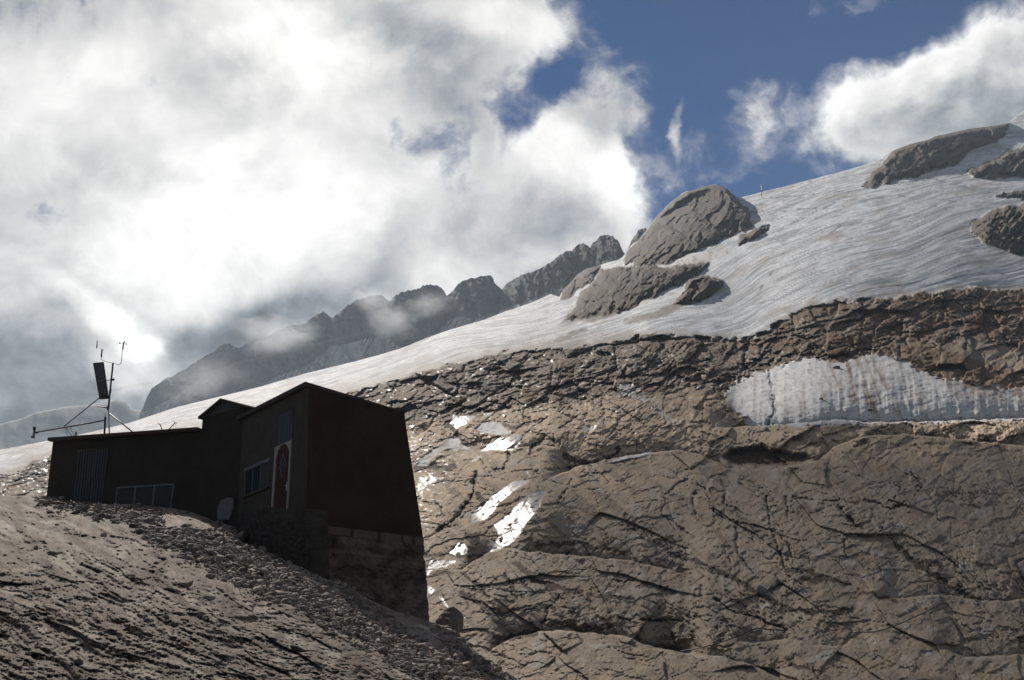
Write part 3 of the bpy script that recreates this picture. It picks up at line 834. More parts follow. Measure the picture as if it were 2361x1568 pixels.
    for pts in GCR:
        d = seg_dist(X + 0.5 * jx, Y + 0.5 * jy, pts, 14)
        g = np.exp(-(d / (1.4 * wn)) ** 2) * ss(fbm(X / 20, Y / 20, 3, 133), -0.25, 0.1)
        dark_ice = np.maximum(dark_ice, g); H -= ice * 6 * g
    for pts in CREV:
        d = seg_dist(X + 1.5 * jx, Y, pts, 20)
        g = np.exp(-(d / (5.0 * wn)) ** 2) * ss(np.abs(fbm(X / 30, (Y + 0.6 * X) / 5, 2, 135)), 0.0, 0.12)
        dark_ice = np.maximum(dark_ice, g); H -= 14 * g
    # ---- albedo
    c = np.zeros(X.shape + (3,)) + np.array([0.235, 0.204, 0.176])
    tone = 0.5 + 0.9 * fbm(X / 140, Y / 70, 5, 141)
    c = mixc(c, (0.30, 0.255, 0.205), np.clip(tone, 0, 1) * 0.75)
    tan = ss(Y, 860, 930) * (1 - ss(Y, 1030, 1100)) * ss(X, 800, 900)
    tan = np.maximum(tan, ss(Y, 880, 960) * (1 - ss(Y + 0.2 * (X - 1000), 1180, 1330)) * (1 - ss(X, 1500, 1700)))
    c = mixc(c, (0.45, 0.36, 0.27), tan * (0.55 + 0.4 * np.clip(fbm(X / 60, Y / 30, 4, 143) + 0.4, 0, 1)))
    strip = ss(Y, 968, 978) * (1 - ss(Y, 1000, 1016)) * ss(X, 1600, 1700)
    c = mixc(c, (0.46, 0.38, 0.30), strip * 0.7)
    c = mixc(c, (0.105, 0.078, 0.058), band * 0.92)
    spk = ss(fbm(X / 9, Y / 5, 4, 145), 0.15, 0.38)
    c = mixc(c, (0.42, 0.38, 0.34), band * spk * 0.8)
    rust = ss(fbm(X / 70, Y / 45, 4, 147) + 0.15 * ss(X, 1500, 2000), 0.05, 0.3)
    c = mixc(c, (0.125, 0.078, 0.048), band * rust * 0.85)
    br = ss(poly_sd(Xw, Yw, [(2060, 800), (2120, 790), (2361, 860), (2700, 860), (2700, 915), (2361, 898), (2240, 886), (2160, 872), (2112, 852), (2072, 830)], 40), -4, 6)
    c = mixc(c, (0.165, 0.115, 0.075), br * 0.85)
    br2 = ss(poly_sd(Xw, Yw, K4([(500, 1200), (640, 1230), (700, 1260), (760, 1330), (770, 1390), (640, 1400), (560, 1340), (420, 1350), (460, 1260)]), 40), -10, 14)
    c = mixc(c, (0.17, 0.12, 0.085), br2 * 0.6 * ss(fbm(X / 20, Y / 12, 4, 149), -0.2, 0.2))
    lich = ss(fbm(X / 45, Y / 30, 5, 151), 0.12, 0.35) * low
    c = mixc(c, (0.31, 0.295, 0.285), lich * 0.75)
    c = mixc(c, (0.15, 0.125, 0.105), ss(fbm(*[q / s for q, s in zip(rot(X, Y, 40), (170, 34))], 5, 153), 0.10, 0.34) * low * 0.6)
    c = mixc(c, (0.30, 0.235, 0.165), ss(fbm(X / 80, Y / 42, 4, 152), 0.1, 0.4) * low * 0.5)
    c = mixc(c, (0.078, 0.071, 0.066), rockout * 0.95)
    c = mixc(c, (0.135, 0.115, 0.098), rockout * 0.6 * ss(fbm(X / 30, Y / 22, 4, 155), -0.1, 0.3))
    c = mixc(c, (0.060, 0.044, 0.034), np.clip(dirt, 0, 1) * 0.94)
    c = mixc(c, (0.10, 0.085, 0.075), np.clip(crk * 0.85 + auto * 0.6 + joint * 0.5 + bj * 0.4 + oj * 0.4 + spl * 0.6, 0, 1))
    c = mixc(c, (0.060, 0.044, 0.032), cv * 0.9)  # shade of the hollow painted into the rock colour
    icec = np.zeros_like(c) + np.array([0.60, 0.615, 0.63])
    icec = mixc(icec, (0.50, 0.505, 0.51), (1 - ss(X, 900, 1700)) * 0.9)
    icec = mixc(icec, (0.34, 0.355, 0.37), np.clip(ss(stria + 0.6 * mid, -0.05, 0.35), 0, 1) * 0.95)
    icec = mixc(icec, (0.40, 0.37, 0.34), ss(fbm(X / 110, flow / 30, 4, 161), 0.10, 0.45) * 0.75)
    icec = mixc(icec, (0.24, 0.25, 0.265), ss(fbm(X / 90, flow / 2.4, 3, 162), 0.16, 0.4) * 0.75)
    icec = icec * (1.04 + 0.40 * fbm(X / 26, flow / 2.2, 3, 169))[..., None]
    bandl = np.abs(fbm(X / 300, flow / 26, 3, 166))
    icec = mixc(icec, (0.22, 0.23, 0.24), np.exp(-(bandl / 0.02) ** 2) * ss(X, 1200, 1600) * ss(fbm(X / 60, flow / 30, 3, 168), -0.2, 0.2) * 0.7)
    icec = mixc(icec, (0.27, 0.24, 0.21), ss(40 + 14 * fbm(X / 30, Y / 20, 3, 163) - (gy - Y), 0, 40) * gl * (1 - ss(X, 1300, 1500)) * 0.55)
    icec = mixc(icec, (0.33, 0.29, 0.25), ss(16 + 14 * fbm(X / 30, Y / 20, 3, 163) - (gy - Y), 0, 14) * gl * 0.7)
    tail = ss(poly_sd(Xw, Yw, K4([(280, 975), (330, 945), (420, 920), (495, 888), (560, 880), (500, 920), (400, 955), (310, 975)]), 20), -3, 3)
    tail = np.maximum(tail, ss(poly_sd(Xw, Yw, K4([(0, 1045), (60, 1010), (130, 988), (140, 995), (60, 1030), (0, 1055)]), 20), -2, 3))
    tail = np.maximum(tail, ss(poly_sd(Xw, Yw, K4([(0, 985), (50, 950), (80, 925), (240, 930), (330, 905), (240, 945), (150, 970), (100, 960)]), 20), -2, 3))
    icec = mixc(icec, (0.19, 0.16, 0.14), tail * 0.8)
    icec = mixc(icec, (0.56, 0.56, 0.55), snow * 0.8)
    icec = mixc(icec, (0.33, 0.31, 0.28), snow * ss(cup + 0.7 * run, 0.05, 0.5) * 0.9)
    icec = mixc(icec, (0.36, 0.30, 0.24), snow * ss(run + 0.3 * fbm(X / 60, Y / 60, 3, 164), 0.12, 0.35) * 0.35)
    stain = ss(fbm((X - 0.35 * (Y - 830)) / 16, Y / 150, 4, 165), 0.02, 0.3) * ss(poly_sd(Xw, Yw, Z6([(650, 780), (760, 770), (1040, 700), (1080, 760), (1200, 950), (1400, 1270), (1180, 1280), (1000, 1100), (900, 1050), (700, 950)]), 30), -12, 10)
    icec = mixc(icec, (0.27, 0.19, 0.12), stain * 0.9)
    rdirt = ss(poly_sd(Xw, Yw, Z6([(1330, 720), (1500, 860), (1640, 990), (1780, 1110), (2100, 1160), (3500, 1180), (3500, 850), (2361, 880), (1900, 800)]), 60), -6, 45) * ss(fbm(X / 22, Y / 10, 5, 167), -0.35, 0.25)
    icec = mixc(icec, (0.24, 0.175, 0.12), rdirt * snow * 0.85)
    icec = mixc(icec, (0.12, 0.14, 0.16), np.clip(dark_ice, 0, 1) * 0.9)
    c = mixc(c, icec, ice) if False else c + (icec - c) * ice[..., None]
    c = c * np.where(ice[..., None] > 0.5, 1.0, np.array([1.04, 0.985, 0.895]))
    # ---- wet, shining rock, its glare partly painted pale
    glare = np.zeros_like(X)
    for pl in GLARE:
        glare = np.maximum(glare, ss(poly_sd(X + 0.9 * wob, Y + 0.9 * wob2, pl, 20), -2, 2.5))
    for pts in STREAMS:
        glare = np.maximum(glare, 1 - ss(seg_dist(X + jx, Y + jy, pts, 8), 1.5, 3.5))
    gn = fbm(*[q / s for q, s in zip(rot(X, Y, -40), (34, 9))], 5, 171)
    glare *= ss(gn, -0.50, -0.22)
    wetsp = ss(fbm(X / 16, Y / 7, 4, 173), 0.26, 0.36) * ss(Y, 780, 830) * (1 - ss(Y, 1000, 1100)) * (1 - ss(X, 1650, 1800)) * rock
    wetsp = np.maximum(wetsp, ss(fbm(X / 14, Y / 5, 4, 173), 0.12, 0.32) * ss(Y, 1000, 1030) * (1 - ss(Y, 1420, 1500)) * (1 - ss(X + 0.35 * (Y - 1100), 1010, 1080)) * rock)
    wet = np.clip(np.maximum(glare, wetsp * 0.85), 0, 1) * (1 - crk) * (1 - dirt) * (1 - auto)
    # smooth wet faces that lie square to the sun's reflection
    for gx_, gy_, rx_, ry_ in ((1170, 1185, 120, 105), (1140, 1020, 95, 36), (1050, 1255, 60, 45), (1070, 990, 50, 26), (985, 1060, 50, 40)):
        ax_, ay_ = mirror_slope(gx_, gy_)
        G = np.exp(-(((X - gx_) / rx_) ** 2 + ((Y - gy_) / ry_) ** 2) ** 1.5)
        l0 = float(base_lnY(np.array([[gx_]], float), np.array([[gy_]], float))[0, 0])
        L = L + G * (l0 + ax_ * (X - gx_) + ay_ * (Y - gy_) - (L - Hbig / FPX))
    H = H + (Hbig - H) * 0.62 * glare
    rough = 0.92 + 0 * X
    rough = rough + (0.85 - rough) * ice
    rough = rough + (0.38 - rough) * wet * (0.75 + 0.25 * ss(fbm(X / 20, Y / 8, 4, 175), -0.2, 0.2))
    c = mixc(c, (0.40, 0.388, 0.37), wet * 0.7)  # sun glare painted in: wet patches take a paler colour
    L = L - H / FPX
    return L, c, rough, (1 - 0.9 * ice) * (1 - 0.8 * wet)


def build_mountain():
    xs = np.arange(-330, 2700, 2.25)
    n = 720
    t = np.linspace(0, 1, n) ** 1.0
    sky = np.interp(xs, *np.array(SKY_B).T) + 3.0 * fbm(xs / 26, xs * 0, 5, 201) * np.interp(xs, [1285, 1300, 1700, 1720, 2030, 2050, 2330, 2345], [0.25, 1, 1, 0.25, 0.25, 0.8, 0.8, 0.25])
    Y = sky[None, :] + (1790 - sky[None, :]) * t[:, None]
    X = np.broadcast_to(xs, Y.shape).copy()
    L, c, rough, wet = mountain(X, Y)
    V = P(X, Y, np.exp(L))
    # the far side of the crest
    top = V[0]
    back = []
    for k, (dy, dz) in enumerate(((25, 3), (90, -25), (260, -170), (600, -520))):
        q = top.copy(); q[:, 1] += dy; q[:, 0] += dy * (top[:, 0] / top[:, 1]) ; q[:, 2] += dz
        back.append(q)
    V = np.concatenate([np.stack(back[::-1]), V], 0)
    c = np.concatenate([np.repeat(c[:1], 4, 0), c], 0); rough = np.concatenate([np.repeat(rough[:1], 4, 0), rough], 0)
    uv = np.stack([np.concatenate([np.repeat(X[:1], 4, 0), X], 0), np.concatenate([np.repeat(Y[:1], 4, 0), Y], 0)], -1) / 1000
    wet = np.concatenate([np.repeat(wet[:1], 4, 0), wet], 0)
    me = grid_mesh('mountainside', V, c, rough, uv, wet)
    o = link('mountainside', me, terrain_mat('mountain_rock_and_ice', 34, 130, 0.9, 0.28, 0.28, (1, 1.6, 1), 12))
    tag(o, kind='structure')


build_mountain()


def slopeY(px, py):
    X = np.array([[float(px)]]); Y = np.array([[float(py)]])
    return float(np.exp(mountain(X, Y)[0])[0, 0])


# ================================================================== RIDGE BEHIND THE GLACIER
SKY_C = [(300, 1120), (316, 1010), (322, 955), (326, 945), (333, 930), (340, 913), (350, 897), (360, 888), (385, 872), (415, 858), (440, 842), (460, 828), (480, 818), (495, 810), (508, 796), (520, 791), (530, 791), (545, 800), (555, 799), (566, 793), (580, 786), (592, 781), (605, 777), (615, 776), (626, 770),
         (640, 761), (665, 750), (685, 747), (705, 746), (718, 734), (725, 728), (738, 722), (745, 720), (757, 727), (767, 733), (780, 722), (795, 708), (820, 693), (835, 688), (850, 683), (870, 680), (885, 683), (893, 690), (900, 694), (912, 682), (925, 673), (945, 669), (965, 666), (975, 658), (990, 656),
         (1010, 658), (1022, 668), (1030, 682), (1036, 678), (1045, 667), (1055, 655), (1065, 647), (1080, 643), (1095, 641), (1105, 637), (1115, 635), (1130, 635), (1136, 640), (1140, 650), (1146, 660), (1151, 662), (1157, 668), (1166, 656), (1175, 648), (1200, 636), (1225, 626), (1245, 620), (1265, 608), (1285, 593),
         (1305, 579), (1318, 579), (1325, 569), (1335, 563), (1345, 561), (1354, 566), (1360, 573), (1364, 564), (1370, 556), (1384, 546), (1400, 541), (1412, 545), (1422, 552), (1430, 565), (1438, 582), (1444, 586), (1450, 570), (1456, 556), (1463, 545), (1472, 531), (1478, 528), (1488, 526), (1494, 533), (1500, 560), (1520, 640), (1560, 720)]
SNOW_C = [[(595, 895), (640, 866), (705, 845), (730, 828), (760, 797), (800, 792), (860, 776), (895, 775), (925, 805), (820, 840)],
          [(1000, 775), (1030, 742), (1050, 728), (1080, 733), (1100, 735), (1160, 712), (1225, 690), (1290, 663), (1312, 655), (1280, 690), (1100, 750)],
          [(335, 950), (380, 925), (420, 905), (400, 945), (340, 975)], [(960, 790), (990, 772), (1010, 770), (1010, 790)]]


def build_ridge():
    xs = np.arange(300, 1562, 1.9)
    n = 190
    sky = np.interp(xs, *np.array(SKY_C).T) + 4.0 * fbm(xs / 13, xs * 0, 5, 301) + 2.0 * broken(xs, xs * 0, 0, 9, 9, 353)[0]
    bot = np.interp(xs, *np.array(SKY_B).T) + 70
    bot = np.maximum(bot, sky + 40)
    Y = sky[None] + (bot - sky)[None] * np.linspace(0, 1, n)[:, None]
    X = np.broadcast_to(xs, Y.shape).copy()
    base = np.interp(X, [300, 330, 600, 900, 1150, 1440, 1560], [1750, 1700, 1500, 1300, 1120, 900, 820])
    # buttresses divided by gullies that run down from the notches
    notch = [318, 560, 615, 767, 898, 1032, 1154, 1320, 1361, 1441, 1530]
    q = np.zeros_like(X)
    for a_, b_ in zip(notch[:-1], notch[1:]):
        w = (b_ - a_) / 2
        u = np.clip(np.abs(X + 0.12 * (Y - 700) - (a_ + w) + 6 * fbm(X / 30, Y / 30, 3, 305)) / w, 0, 1)
        q = np.maximum(q, np.sqrt(1 - u ** 2) * w * 0.9)
    t = (Y - sky[None]) / (bot - sky)[None]
    L = np.log(base) + 0.05 * (1 - t)
    H = q * 0.8 + 26 * ridged(X / 46 + 0.3 * fbm(X / 60, Y / 60, 3, 311), Y / 110, 5, 307) + 14 * ridged(*[k / s for k, s in zip(rot(X, Y, 35), (60, 16))], 4, 309) + 6 * fbm(X / 8, Y / 14, 4, 313)
    e1, r1 = broken(X, Y, 72, 60, 22, 351, 0.5)
    e2, r2 = broken(X, Y, 60, 24, 10, 352, 0.5)
    H += 15 * e1 + 8 * e2 - 5 * np.exp(-(r1 / 0.06) ** 2)
    H -= 10 * np.exp(-(Y - sky[None]) / 10)
    snow = np.zeros_like(X)
    for pl in SNOW_C:
        snow = np.maximum(snow, ss(poly_sd(X + 5 * fbm(X / 20, Y / 20, 3, 315), Y, pl, 20), -2, 4))
    snow *= ss(fbm((X + 0.55 * Y) / 7, Y / 70, 4, 317) + 0.35, -0.05, 0.3)
    c = np.zeros(X.shape + (3,)) + np.array([0.095, 0.092, 0.09])
    c = mixc(c, (0.14, 0.128, 0.118), ss(fbm(X / 24, Y / 34, 5, 319), -0.1, 0.4))
    c = mixc(c, (0.50, 0.50, 0.50), snow * 0.85)
    L = L - H / FPX
    V = P(X, Y, np.exp(L))
    top = V[0]; back = []
    for dy, dz in ((30, -15), (150, -160), (420, -700)):
        w = top.copy(); w[:, 1] += dy; w[:, 0] += dy * top[:, 0] / top[:, 1]; w[:, 2] += dz
        back.append(w)
    V = np.concatenate([np.stack(back[::-1]), V], 0)
    rep = lambda a: np.concatenate([np.repeat(a[:1], 3, 0), a], 0)
    uv = np.stack([rep(X), rep(Y)], -1) / 1000
    me = grid_mesh('mountain_ridge', V, rep(c), rep(0.92 + 0 * X), uv)
    tag(link('mountain_ridge', me, terrain_mat('ridge_rock', 60, 200, 4.0, 0.5, 0.2, (1, 0.6, 1), 20)), kind='structure')


build_ridge()


def build_far_hills():
    xs = np.arange(-700, 420, 5.0)
    sk = [(-700, 1010), (-200, 1000), (0, 978), (49, 965), (83, 951), (150, 938), (200, 934), (240, 929), (270, 921), (289, 925), (296, 938), (303, 944), (330, 948), (420, 960)]
    sky = np.interp(xs, *np.array(sk).T) + 3 * fbm(xs / 16, xs * 0, 4, 401)
    n = 50
    Y = sky[None] + (1130 - sky)[None] * np.linspace(0, 1, n)[:, None]
    X = np.broadcast_to(xs, Y.shape).copy()
    t = (Y - sky[None]) / (1130 - sky)[None]
    L = np.log(2600) + 0.15 * (1 - t)
    H = 25 * ridged(X / 70, Y / 120, 5, 403) - 20 * np.exp(-(Y - sky[None]) / 10)
    c = np.zeros(X.shape + (3,)) + np.array([0.15, 0.15, 0.15])
    V = P(X, Y, np.exp(L - H / FPX))
    top = V[0]; back = []
    for dy, dz in ((60, -30), (700, -800)):
        w = top.copy(); w[:, 1] += dy; w[:, 2] += dz
        back.append(w)
    V = np.concatenate([np.stack(back[::-1]), V], 0)
    rep = lambda a: np.concatenate([np.repeat(a[:1], 2, 0), a], 0)
    me = grid_mesh('far_hills', V, rep(c), rep(0.92 + 0 * X), np.stack([rep(X), rep(Y)], -1) / 1000)
    tag(link('far_hills', me, terrain_mat('far_rock', 60, 200, 4.0, 0.4, 0.2)), kind='structure')


build_far_hills()

# valley floor far below, reaching the horizon
bm = bmesh.new()
bmesh.ops.create_grid(bm, x_segments=8, y_segments=8, size=9000)
for v in bm.verts:
    v.co.z = -140
tag(link('ground', bm_mesh('ground', bm), simple_mat('valley_ground', (0.12, 0.12, 0.10), 0.95, 0.4, 0.01, 0)), kind='structure')

# ================================================================== HUT: walls laid out first
C0 = P(706, 1210, 34.0)
W_FRONT = Wall(C0, -34, -90)                 # wall with the red door
W_RIGHT = Wall(C0, 56, 90)                   # broad dark side wall
D0 = W_FRONT.at(548, 1190)
W_TOWER = Wall(D0, -54, -90)
F0 = W_TOWER.at(452, 1190)
W_WING = Wall(F0, -71, -90)
W_FOUND = Wall(C0 + W_RIGHT.n * 0.28, 56, 90)
W_PLINTH = Wall(C0 + W_FRONT.n * 0.30, -34, -90)

CREST = [(-900, 1120), (-300, 1135), (0, 1142), (60, 1143), (105, 1147), (165, 1156), (270, 1164), (330, 1166), (400, 1172), (440, 1180), (475, 1188), (500, 1200), (530, 1212), (542, 1226), (550, 1238), (565, 1252), (590, 1262), (620, 1272), (655, 1292), (720, 1320), (800, 1350), (850, 1382),
         (915, 1410), (960, 1422), (990, 1431), (1040, 1452), (1075, 1482), (1115, 1517), (1180, 1560), (1260, 1600), (1500, 1690), (2361, 1900), (3200, 2100)]


def crestY(x):
    x = np.asarray(x, float)
    out = np.empty(x.shape)
    for i, v in np.ndenumerate(x):
        yy = np.interp(v, *np.array(CREST).T)
        if v < 452:
            w = W_WING.at(max(v, 60), 1190)[1] - 0.6
        elif v < 548:
            w = W_TOWER.at(v, 1190)[1] - 0.5
        elif v < 722:
            w = W_PLINTH.at(v, yy)[1] + 0.12
        elif v < 990:
            w = W_FOUND.at(v, yy)[1] + 0.12
        else:
            w = 0
        out[i] = w
    right = float(W_FOUND.at(988, 1430)[1]) + 0.1
    out = np.where(x >= 990, np.interp(x, [990, 1100, 1600, 3200], [right, right - 1.5, 27, 20]), out)
    return out


_cx = np.arange(-900, 3200, 6.0)
_cy = crestY(_cx)
k = np.hanning(19); k /= k.sum()
_cy = np.convolve(np.pad(_cy, 9, mode='edge'), k, 'valid')
_T_CR = smooth_tab(CREST, 45)
GRAVEL = [K6([(620, 262), (760, 270), (900, 268), (1000, 300), (1070, 330), (1130, 352), (1240, 385), (1310, 425), (1440, 480), (1560, 540), (1680, 606), (1760, 660), (1830, 720), (1900, 790), (1990, 850), (2100, 900), (2200, 960), (2300, 1040), (2100, 1060), (1980, 980), (1900, 940), (1800, 880), (1700, 800), (1550, 750), (1400, 640), (1200, 575), (1000, 480), (850, 400), (700, 330)]),
          K6([(1990, 702), (2080, 745), (2160, 810), (2240, 875), (2361, 965), (2500, 1060), (2360, 1040), (2200, 930), (2060, 800)]),
          K6([(150, 132), (330, 150), (520, 172), (700, 205), (760, 245), (640, 262), (500, 225), (350, 190), (200, 160)]),
          K6([(1000, 225), (1180, 195), (1170, 250), (1130, 330), (1070, 300), (1060, 250)])]


def fore(X, Y, full=True):
    yc = np.interp(X, *np.array(CREST).T)
    inv = 1.0 / np.interp(X, _cx, _cy) + 0.00022 * np.maximum(Y - np.interp(X, _gx_, _T_CR), -30)
    inv = np.minimum(inv, 0.5)
    # after the crest rounding over
    L = -np.log(inv)
    fade = 1 - 0.6 * ss(Y, 1650, 2300)
    a, b = rot(X, Y, 24)
    wv = fbm(X / 240, Y / 150, 3, 501)
    H = 44 * fbm(a / 420, b / 130, 4, 503) * ss(Y - yc, 0, 120)
    aa = a + 40 * wv; bb = b + 46 * wv
    H += 26 * ridged(aa / 170, bb / 34, 5, 505)
    H += 17 * fbm(aa / 60, bb / 16, 5, 507)
    phi = bb / 30 + 1.6 * fbm(aa / 110, bb / 45, 4, 509)
    H += 8 * (phi - np.floor(phi)) * ss(fbm(X / 110, Y / 70, 3, 511), -0.15, 0.2)
    phi = (0.25 * a + b) / 11 + 1.6 * fbm(aa / 50, bb / 22, 4, 513)
    H += 5 * (phi - np.floor(phi)) * ss(fbm(X / 70, Y / 50, 3, 515), -0.1, 0.25)
    # facetted boulders low on the left
    fl = ss(Y - (1330 + 0.16 * X), 0, 110)
    f1, f2, idc = worley((aa + 12 * fbm(X / 40, Y / 40, 3, 517)) / 95, bb / 40, 21)
    H += fl * (10 * (idc - 0.5) + 10 * np.clip(f2 - f1, 0, 0.5))
    e1, q1 = broken(X, Y, 20, 150, 44, 361, 0.35)
    e2, q2 = broken(X, Y, 26, 62, 20, 362, 0.35)
    e3, q3 = broken(X, Y, 14, 24, 9, 363, 0.3)
    pk = ss(fbm(X / 150, Y / 90, 3, 365), -0.25, 0.2)
    H += 20 * e1 + (11 * e2 + 5 * e3) * (0.35 + 0.65 * pk)
    H += 9.0 * fbm(X / 11, Y / 5.5, 4, 519) + 8 * ridged(X / 24, Y / 9, 3, 520)
    grav = np.zeros_like(X)
    for pl in GRAVEL:
        grav = np.maximum(grav, ss(poly_sd(X + 26 * fbm(X / 40, Y / 30, 4, 521), Y + 18 * fbm(X / 40, Y / 30, 4, 523), pl, 30), -8, 8))
    H = H * (1 - 0.55 * grav) + grav * 3 * fbm(X / 6, Y / 4, 3, 525)
    pitv = ss(fbm(X / 7, Y / 4, 3, 527), 0.2, 0.42)
    H -= 3.5 * pitv * (1 - grav) * ss(fbm(X / 60, Y / 40, 3, 529), -0.15, 0.2)
    near = ss(Y - yc, 0, 14)
    H = H * (0.6 + 0.4 * near) * fade
    c = np.zeros(X.shape + (3,)) + np.array([0.37, 0.31, 0.26])
    c = mixc(c, (0.215, 0.172, 0.135), ss(fbm(aa / 75, bb / 32, 5, 531), -0.1, 0.35) * 0.85)
    c = mixc(c, (0.60, 0.53, 0.45), ss(fbm(aa / 90, bb / 20, 5, 533), 0.0, 0.3) * 0.85)
    c = mixc(c, (0.13, 0.11, 0.095), pitv * (1 - grav) * 0.55)
    c = mixc(c, (0.22, 0.18, 0.145), grav * 0.8)
    brn = ss(poly_sd(X + 8 * wv, Y, K6([(0, 110), (300, 135), (560, 175), (700, 215), (640, 250), (400, 190), (200, 165), (0, 170)]), 30), -6, 8)
    c = mixc(c, (0.19, 0.15, 0.115), brn * 0.7)
    ora = np.exp(-(((X - 790) / 40) ** 2 + ((Y - 1463) / 12) ** 2))
    c = mixc(c, (0.32, 0.22, 0.12), ora * 0.8 * ss(fbm(X / 10, Y / 8, 3, 535), -0.2, 0.2))
    c = c * np.array([1.01, 0.985, 0.94]) * 0.70
    c = mixc(c, (0.085, 0.066, 0.052), ss(-fbm(aa / 40, bb / 12, 4, 536), 0.16, 0.4) * 0.55 * (1 - grav))
    rough = 0.88 + 0.1 * fbm(X / 30, Y / 20, 3, 537)
    H = H * 2.5
    return L - H / FPX, c, rough, grav


def build_foreground():
    xs = np.arange(-860, 3000, 2.6)
    xs = xs[(xs < 1330) | (np.arange(len(xs)) % 6 == 0)]
    yc = np.interp(xs, *np.array(CREST).T) + 2.2 * fbm(xs / 13, xs * 0, 5, 541) * np.interp(xs, [540, 560, 980, 1000], [1, 0, 0, 1])
    t1 = np.linspace(0, 1, 260)
    end1 = np.maximum(1640, yc + 60)
    Y1 = yc[None] + (end1 - yc)[None] * t1[:, None]
    Y2 = end1[None] + (3600 - end1)[None] * (np.linspace(0, 1, 70)[1:, None] ** 1.5)
    Y = np.concatenate([Y1, Y2], 0)
    X = np.broadcast_to(xs, Y.shape).copy()
    L, c, rough, g = fore(X, Y)
    V = P(X, Y, np.exp(L))
    top = V[0]; back = []
    drop = np.interp(xs, [-900, 540, 560, 990, 1060, 3200], [0.0, 0.0, -0.3, -0.3, -1.0, -1.0])
    for dy, dz in ((0.35, -0.03), (1.2, -0.12), (4, -0.4), (12, -2.0), (30, -9)):
        w = top.copy(); w[:, 1] += dy; w[:, 0] += dy * top[:, 0] / top[:, 1]; w[:, 2] += dz + drop * min(dy, 1.5)
        back.append(w)
    V = np.concatenate([np.stack(back[::-1]), V], 0)
    rep = lambda a: np.concatenate([np.repeat(a[:1], 5, 0), a], 0)
    me = grid_mesh('rocky_slope', V, rep(c), rep(rough), np.stack([rep(X), rep(Y)], -1) / 1000)
    tag(link('rocky_slope', me, terrain_mat('foreground_rock', 55, 190, 0.05, 0.5, 0.2, (1, 2.0, 1), 24)), kind='structure')


build_foreground()


def groundP(px, py, off=0.0):
    X = np.array([[float(px)]]); Y = np.array([[float(py)]])
    return P(px, py, float(np.exp(fore(X, Y)[0])[0, 0]) - off)


# ---- loose stones
def ico():
    bm = bmesh.new(); bmesh.ops.create_icosphere(bm, subdivisions=1, radius=1)
    v = np.array([x.co[:] for x in bm.verts]); f = np.array([[q.index for q in x.verts] for x in bm.faces]); bm.free()
    return v, f


def build_gravel():
    v0, f0 = ico()
    pts = []
    for pl, n in zip(GRAVEL, (15000, 2600, 1500, 500)):
        ar = np.array(pl); lo = ar.min(0); hi = ar.max(0)
        got = 0
        while got < n:
            q = lo + RNG.random((n * 3, 2)) * (hi - lo)
            m = poly_sd(q[:, 0] + 26 * fbm(q[:, 0] / 40, q[:, 1] / 30, 4, 521), q[:, 1] + 18 * fbm(q[:, 0] / 40, q[:, 1] / 30, 4, 523), pl, 40) > RNG.normal(0, 8, n * 3)
            m &= q[:, 1] > np.interp(q[:, 0], *np.array(CREST).T) + 2
            q = q[m][:n - got]; pts.append(q); got += len(q)
    # strays that rolled further
    q = np.stack([RNG.uniform(0, 1150, 2600), RNG.uniform(1160, 1600, 2600)], -1)
    m = (q[:, 1] > np.interp(q[:, 0], *np.array(CREST).T) + 3) & (fbm(q[:, 0] / 60, q[:, 1] / 30, 3, 551) > 0.12)
    pts.append(q[m])
    q = np.concatenate(pts)
    L = fore(q[:, 0], q[:, 1])[0]
    Yd = np.exp(L)
    p = P(q[:, 0], q[:, 1], Yd)
    s = np.exp(RNG.normal(0.72, 0.72, len(q))) * Yd / FPX
    s = np.minimum(s, 11 * Yd / FPX)
    n = len(q)
    shp = 1 + 0.30 * RNG.normal(size=(n, 12, 1))
    ax = np.stack([RNG.uniform(0.8, 1.5, n), RNG.uniform(0.8, 1.5, n), RNG.uniform(0.45, 0.85, n)], -1)
    V = v0[None] * shp * ax[:, None, :] * s[:, None, None]
    th = RNG.random(n) * 6.28; c, sn = np.cos(th), np.sin(th)
    tl = RNG.normal(0, 0.4, n); ct, st = np.cos(tl), np.sin(tl)
    y2 = V[..., 1] * ct[:, None] - V[..., 2] * st[:, None]; z2 = V[..., 1] * st[:, None] + V[..., 2] * ct[:, None]
    V = np.stack([V[..., 0] * c[:, None] - y2 * sn[:, None], V[..., 0] * sn[:, None] + y2 * c[:, None], z2], -1)
    V = V + p[:, None, :] + np.array([0, 0, 1.0]) * (s * 0.25)[:, None, None]
    F = f0[None] + (np.arange(n) * 12)[:, None, None]
    me = bpy.data.meshes.new('gravel')
    me.vertices.add(n * 12); me.vertices.foreach_set('co', V.reshape(-1).astype(np.float32))
    nf = n * 20
    me.loops.add(nf * 3); me.loops.foreach_set('vertex_index', F.reshape(-1).astype(np.int32))
    me.polygons.add(nf); me.polygons.foreach_set('loop_start', np.arange(0, nf * 3, 3, dtype=np.int32)); me.polygons.foreach_set('loop_total', np.full(nf, 3, np.int32))
    me.update(calc_edges=True)
    a = me.attributes.new('tone', 'FLOAT_COLOR', 'POINT')
    k = RNG.uniform(0.4, 1.6, n)[:, None]
    col = np.array([0.19, 0.158, 0.13])[None] * k
    col = np.repeat(col, 12, 0); c4 = np.ones((n * 12, 4), np.float32); c4[:, :3] = col
    a.data.foreach_set('color', c4.reshape(-1))
    m, t, b = principled('loose_stone')
    at = t.n('ShaderNodeAttribute', attribute_name='tone'); t.link(at.outputs['Color'], b.inputs['Base Color']); b.inputs['Roughness'].default_value = 0.9
    tag(link('gravel', me, m), 'loose brown stones strewn down the slope below the hut', 'gravel', kind='stuff')


build_gravel()

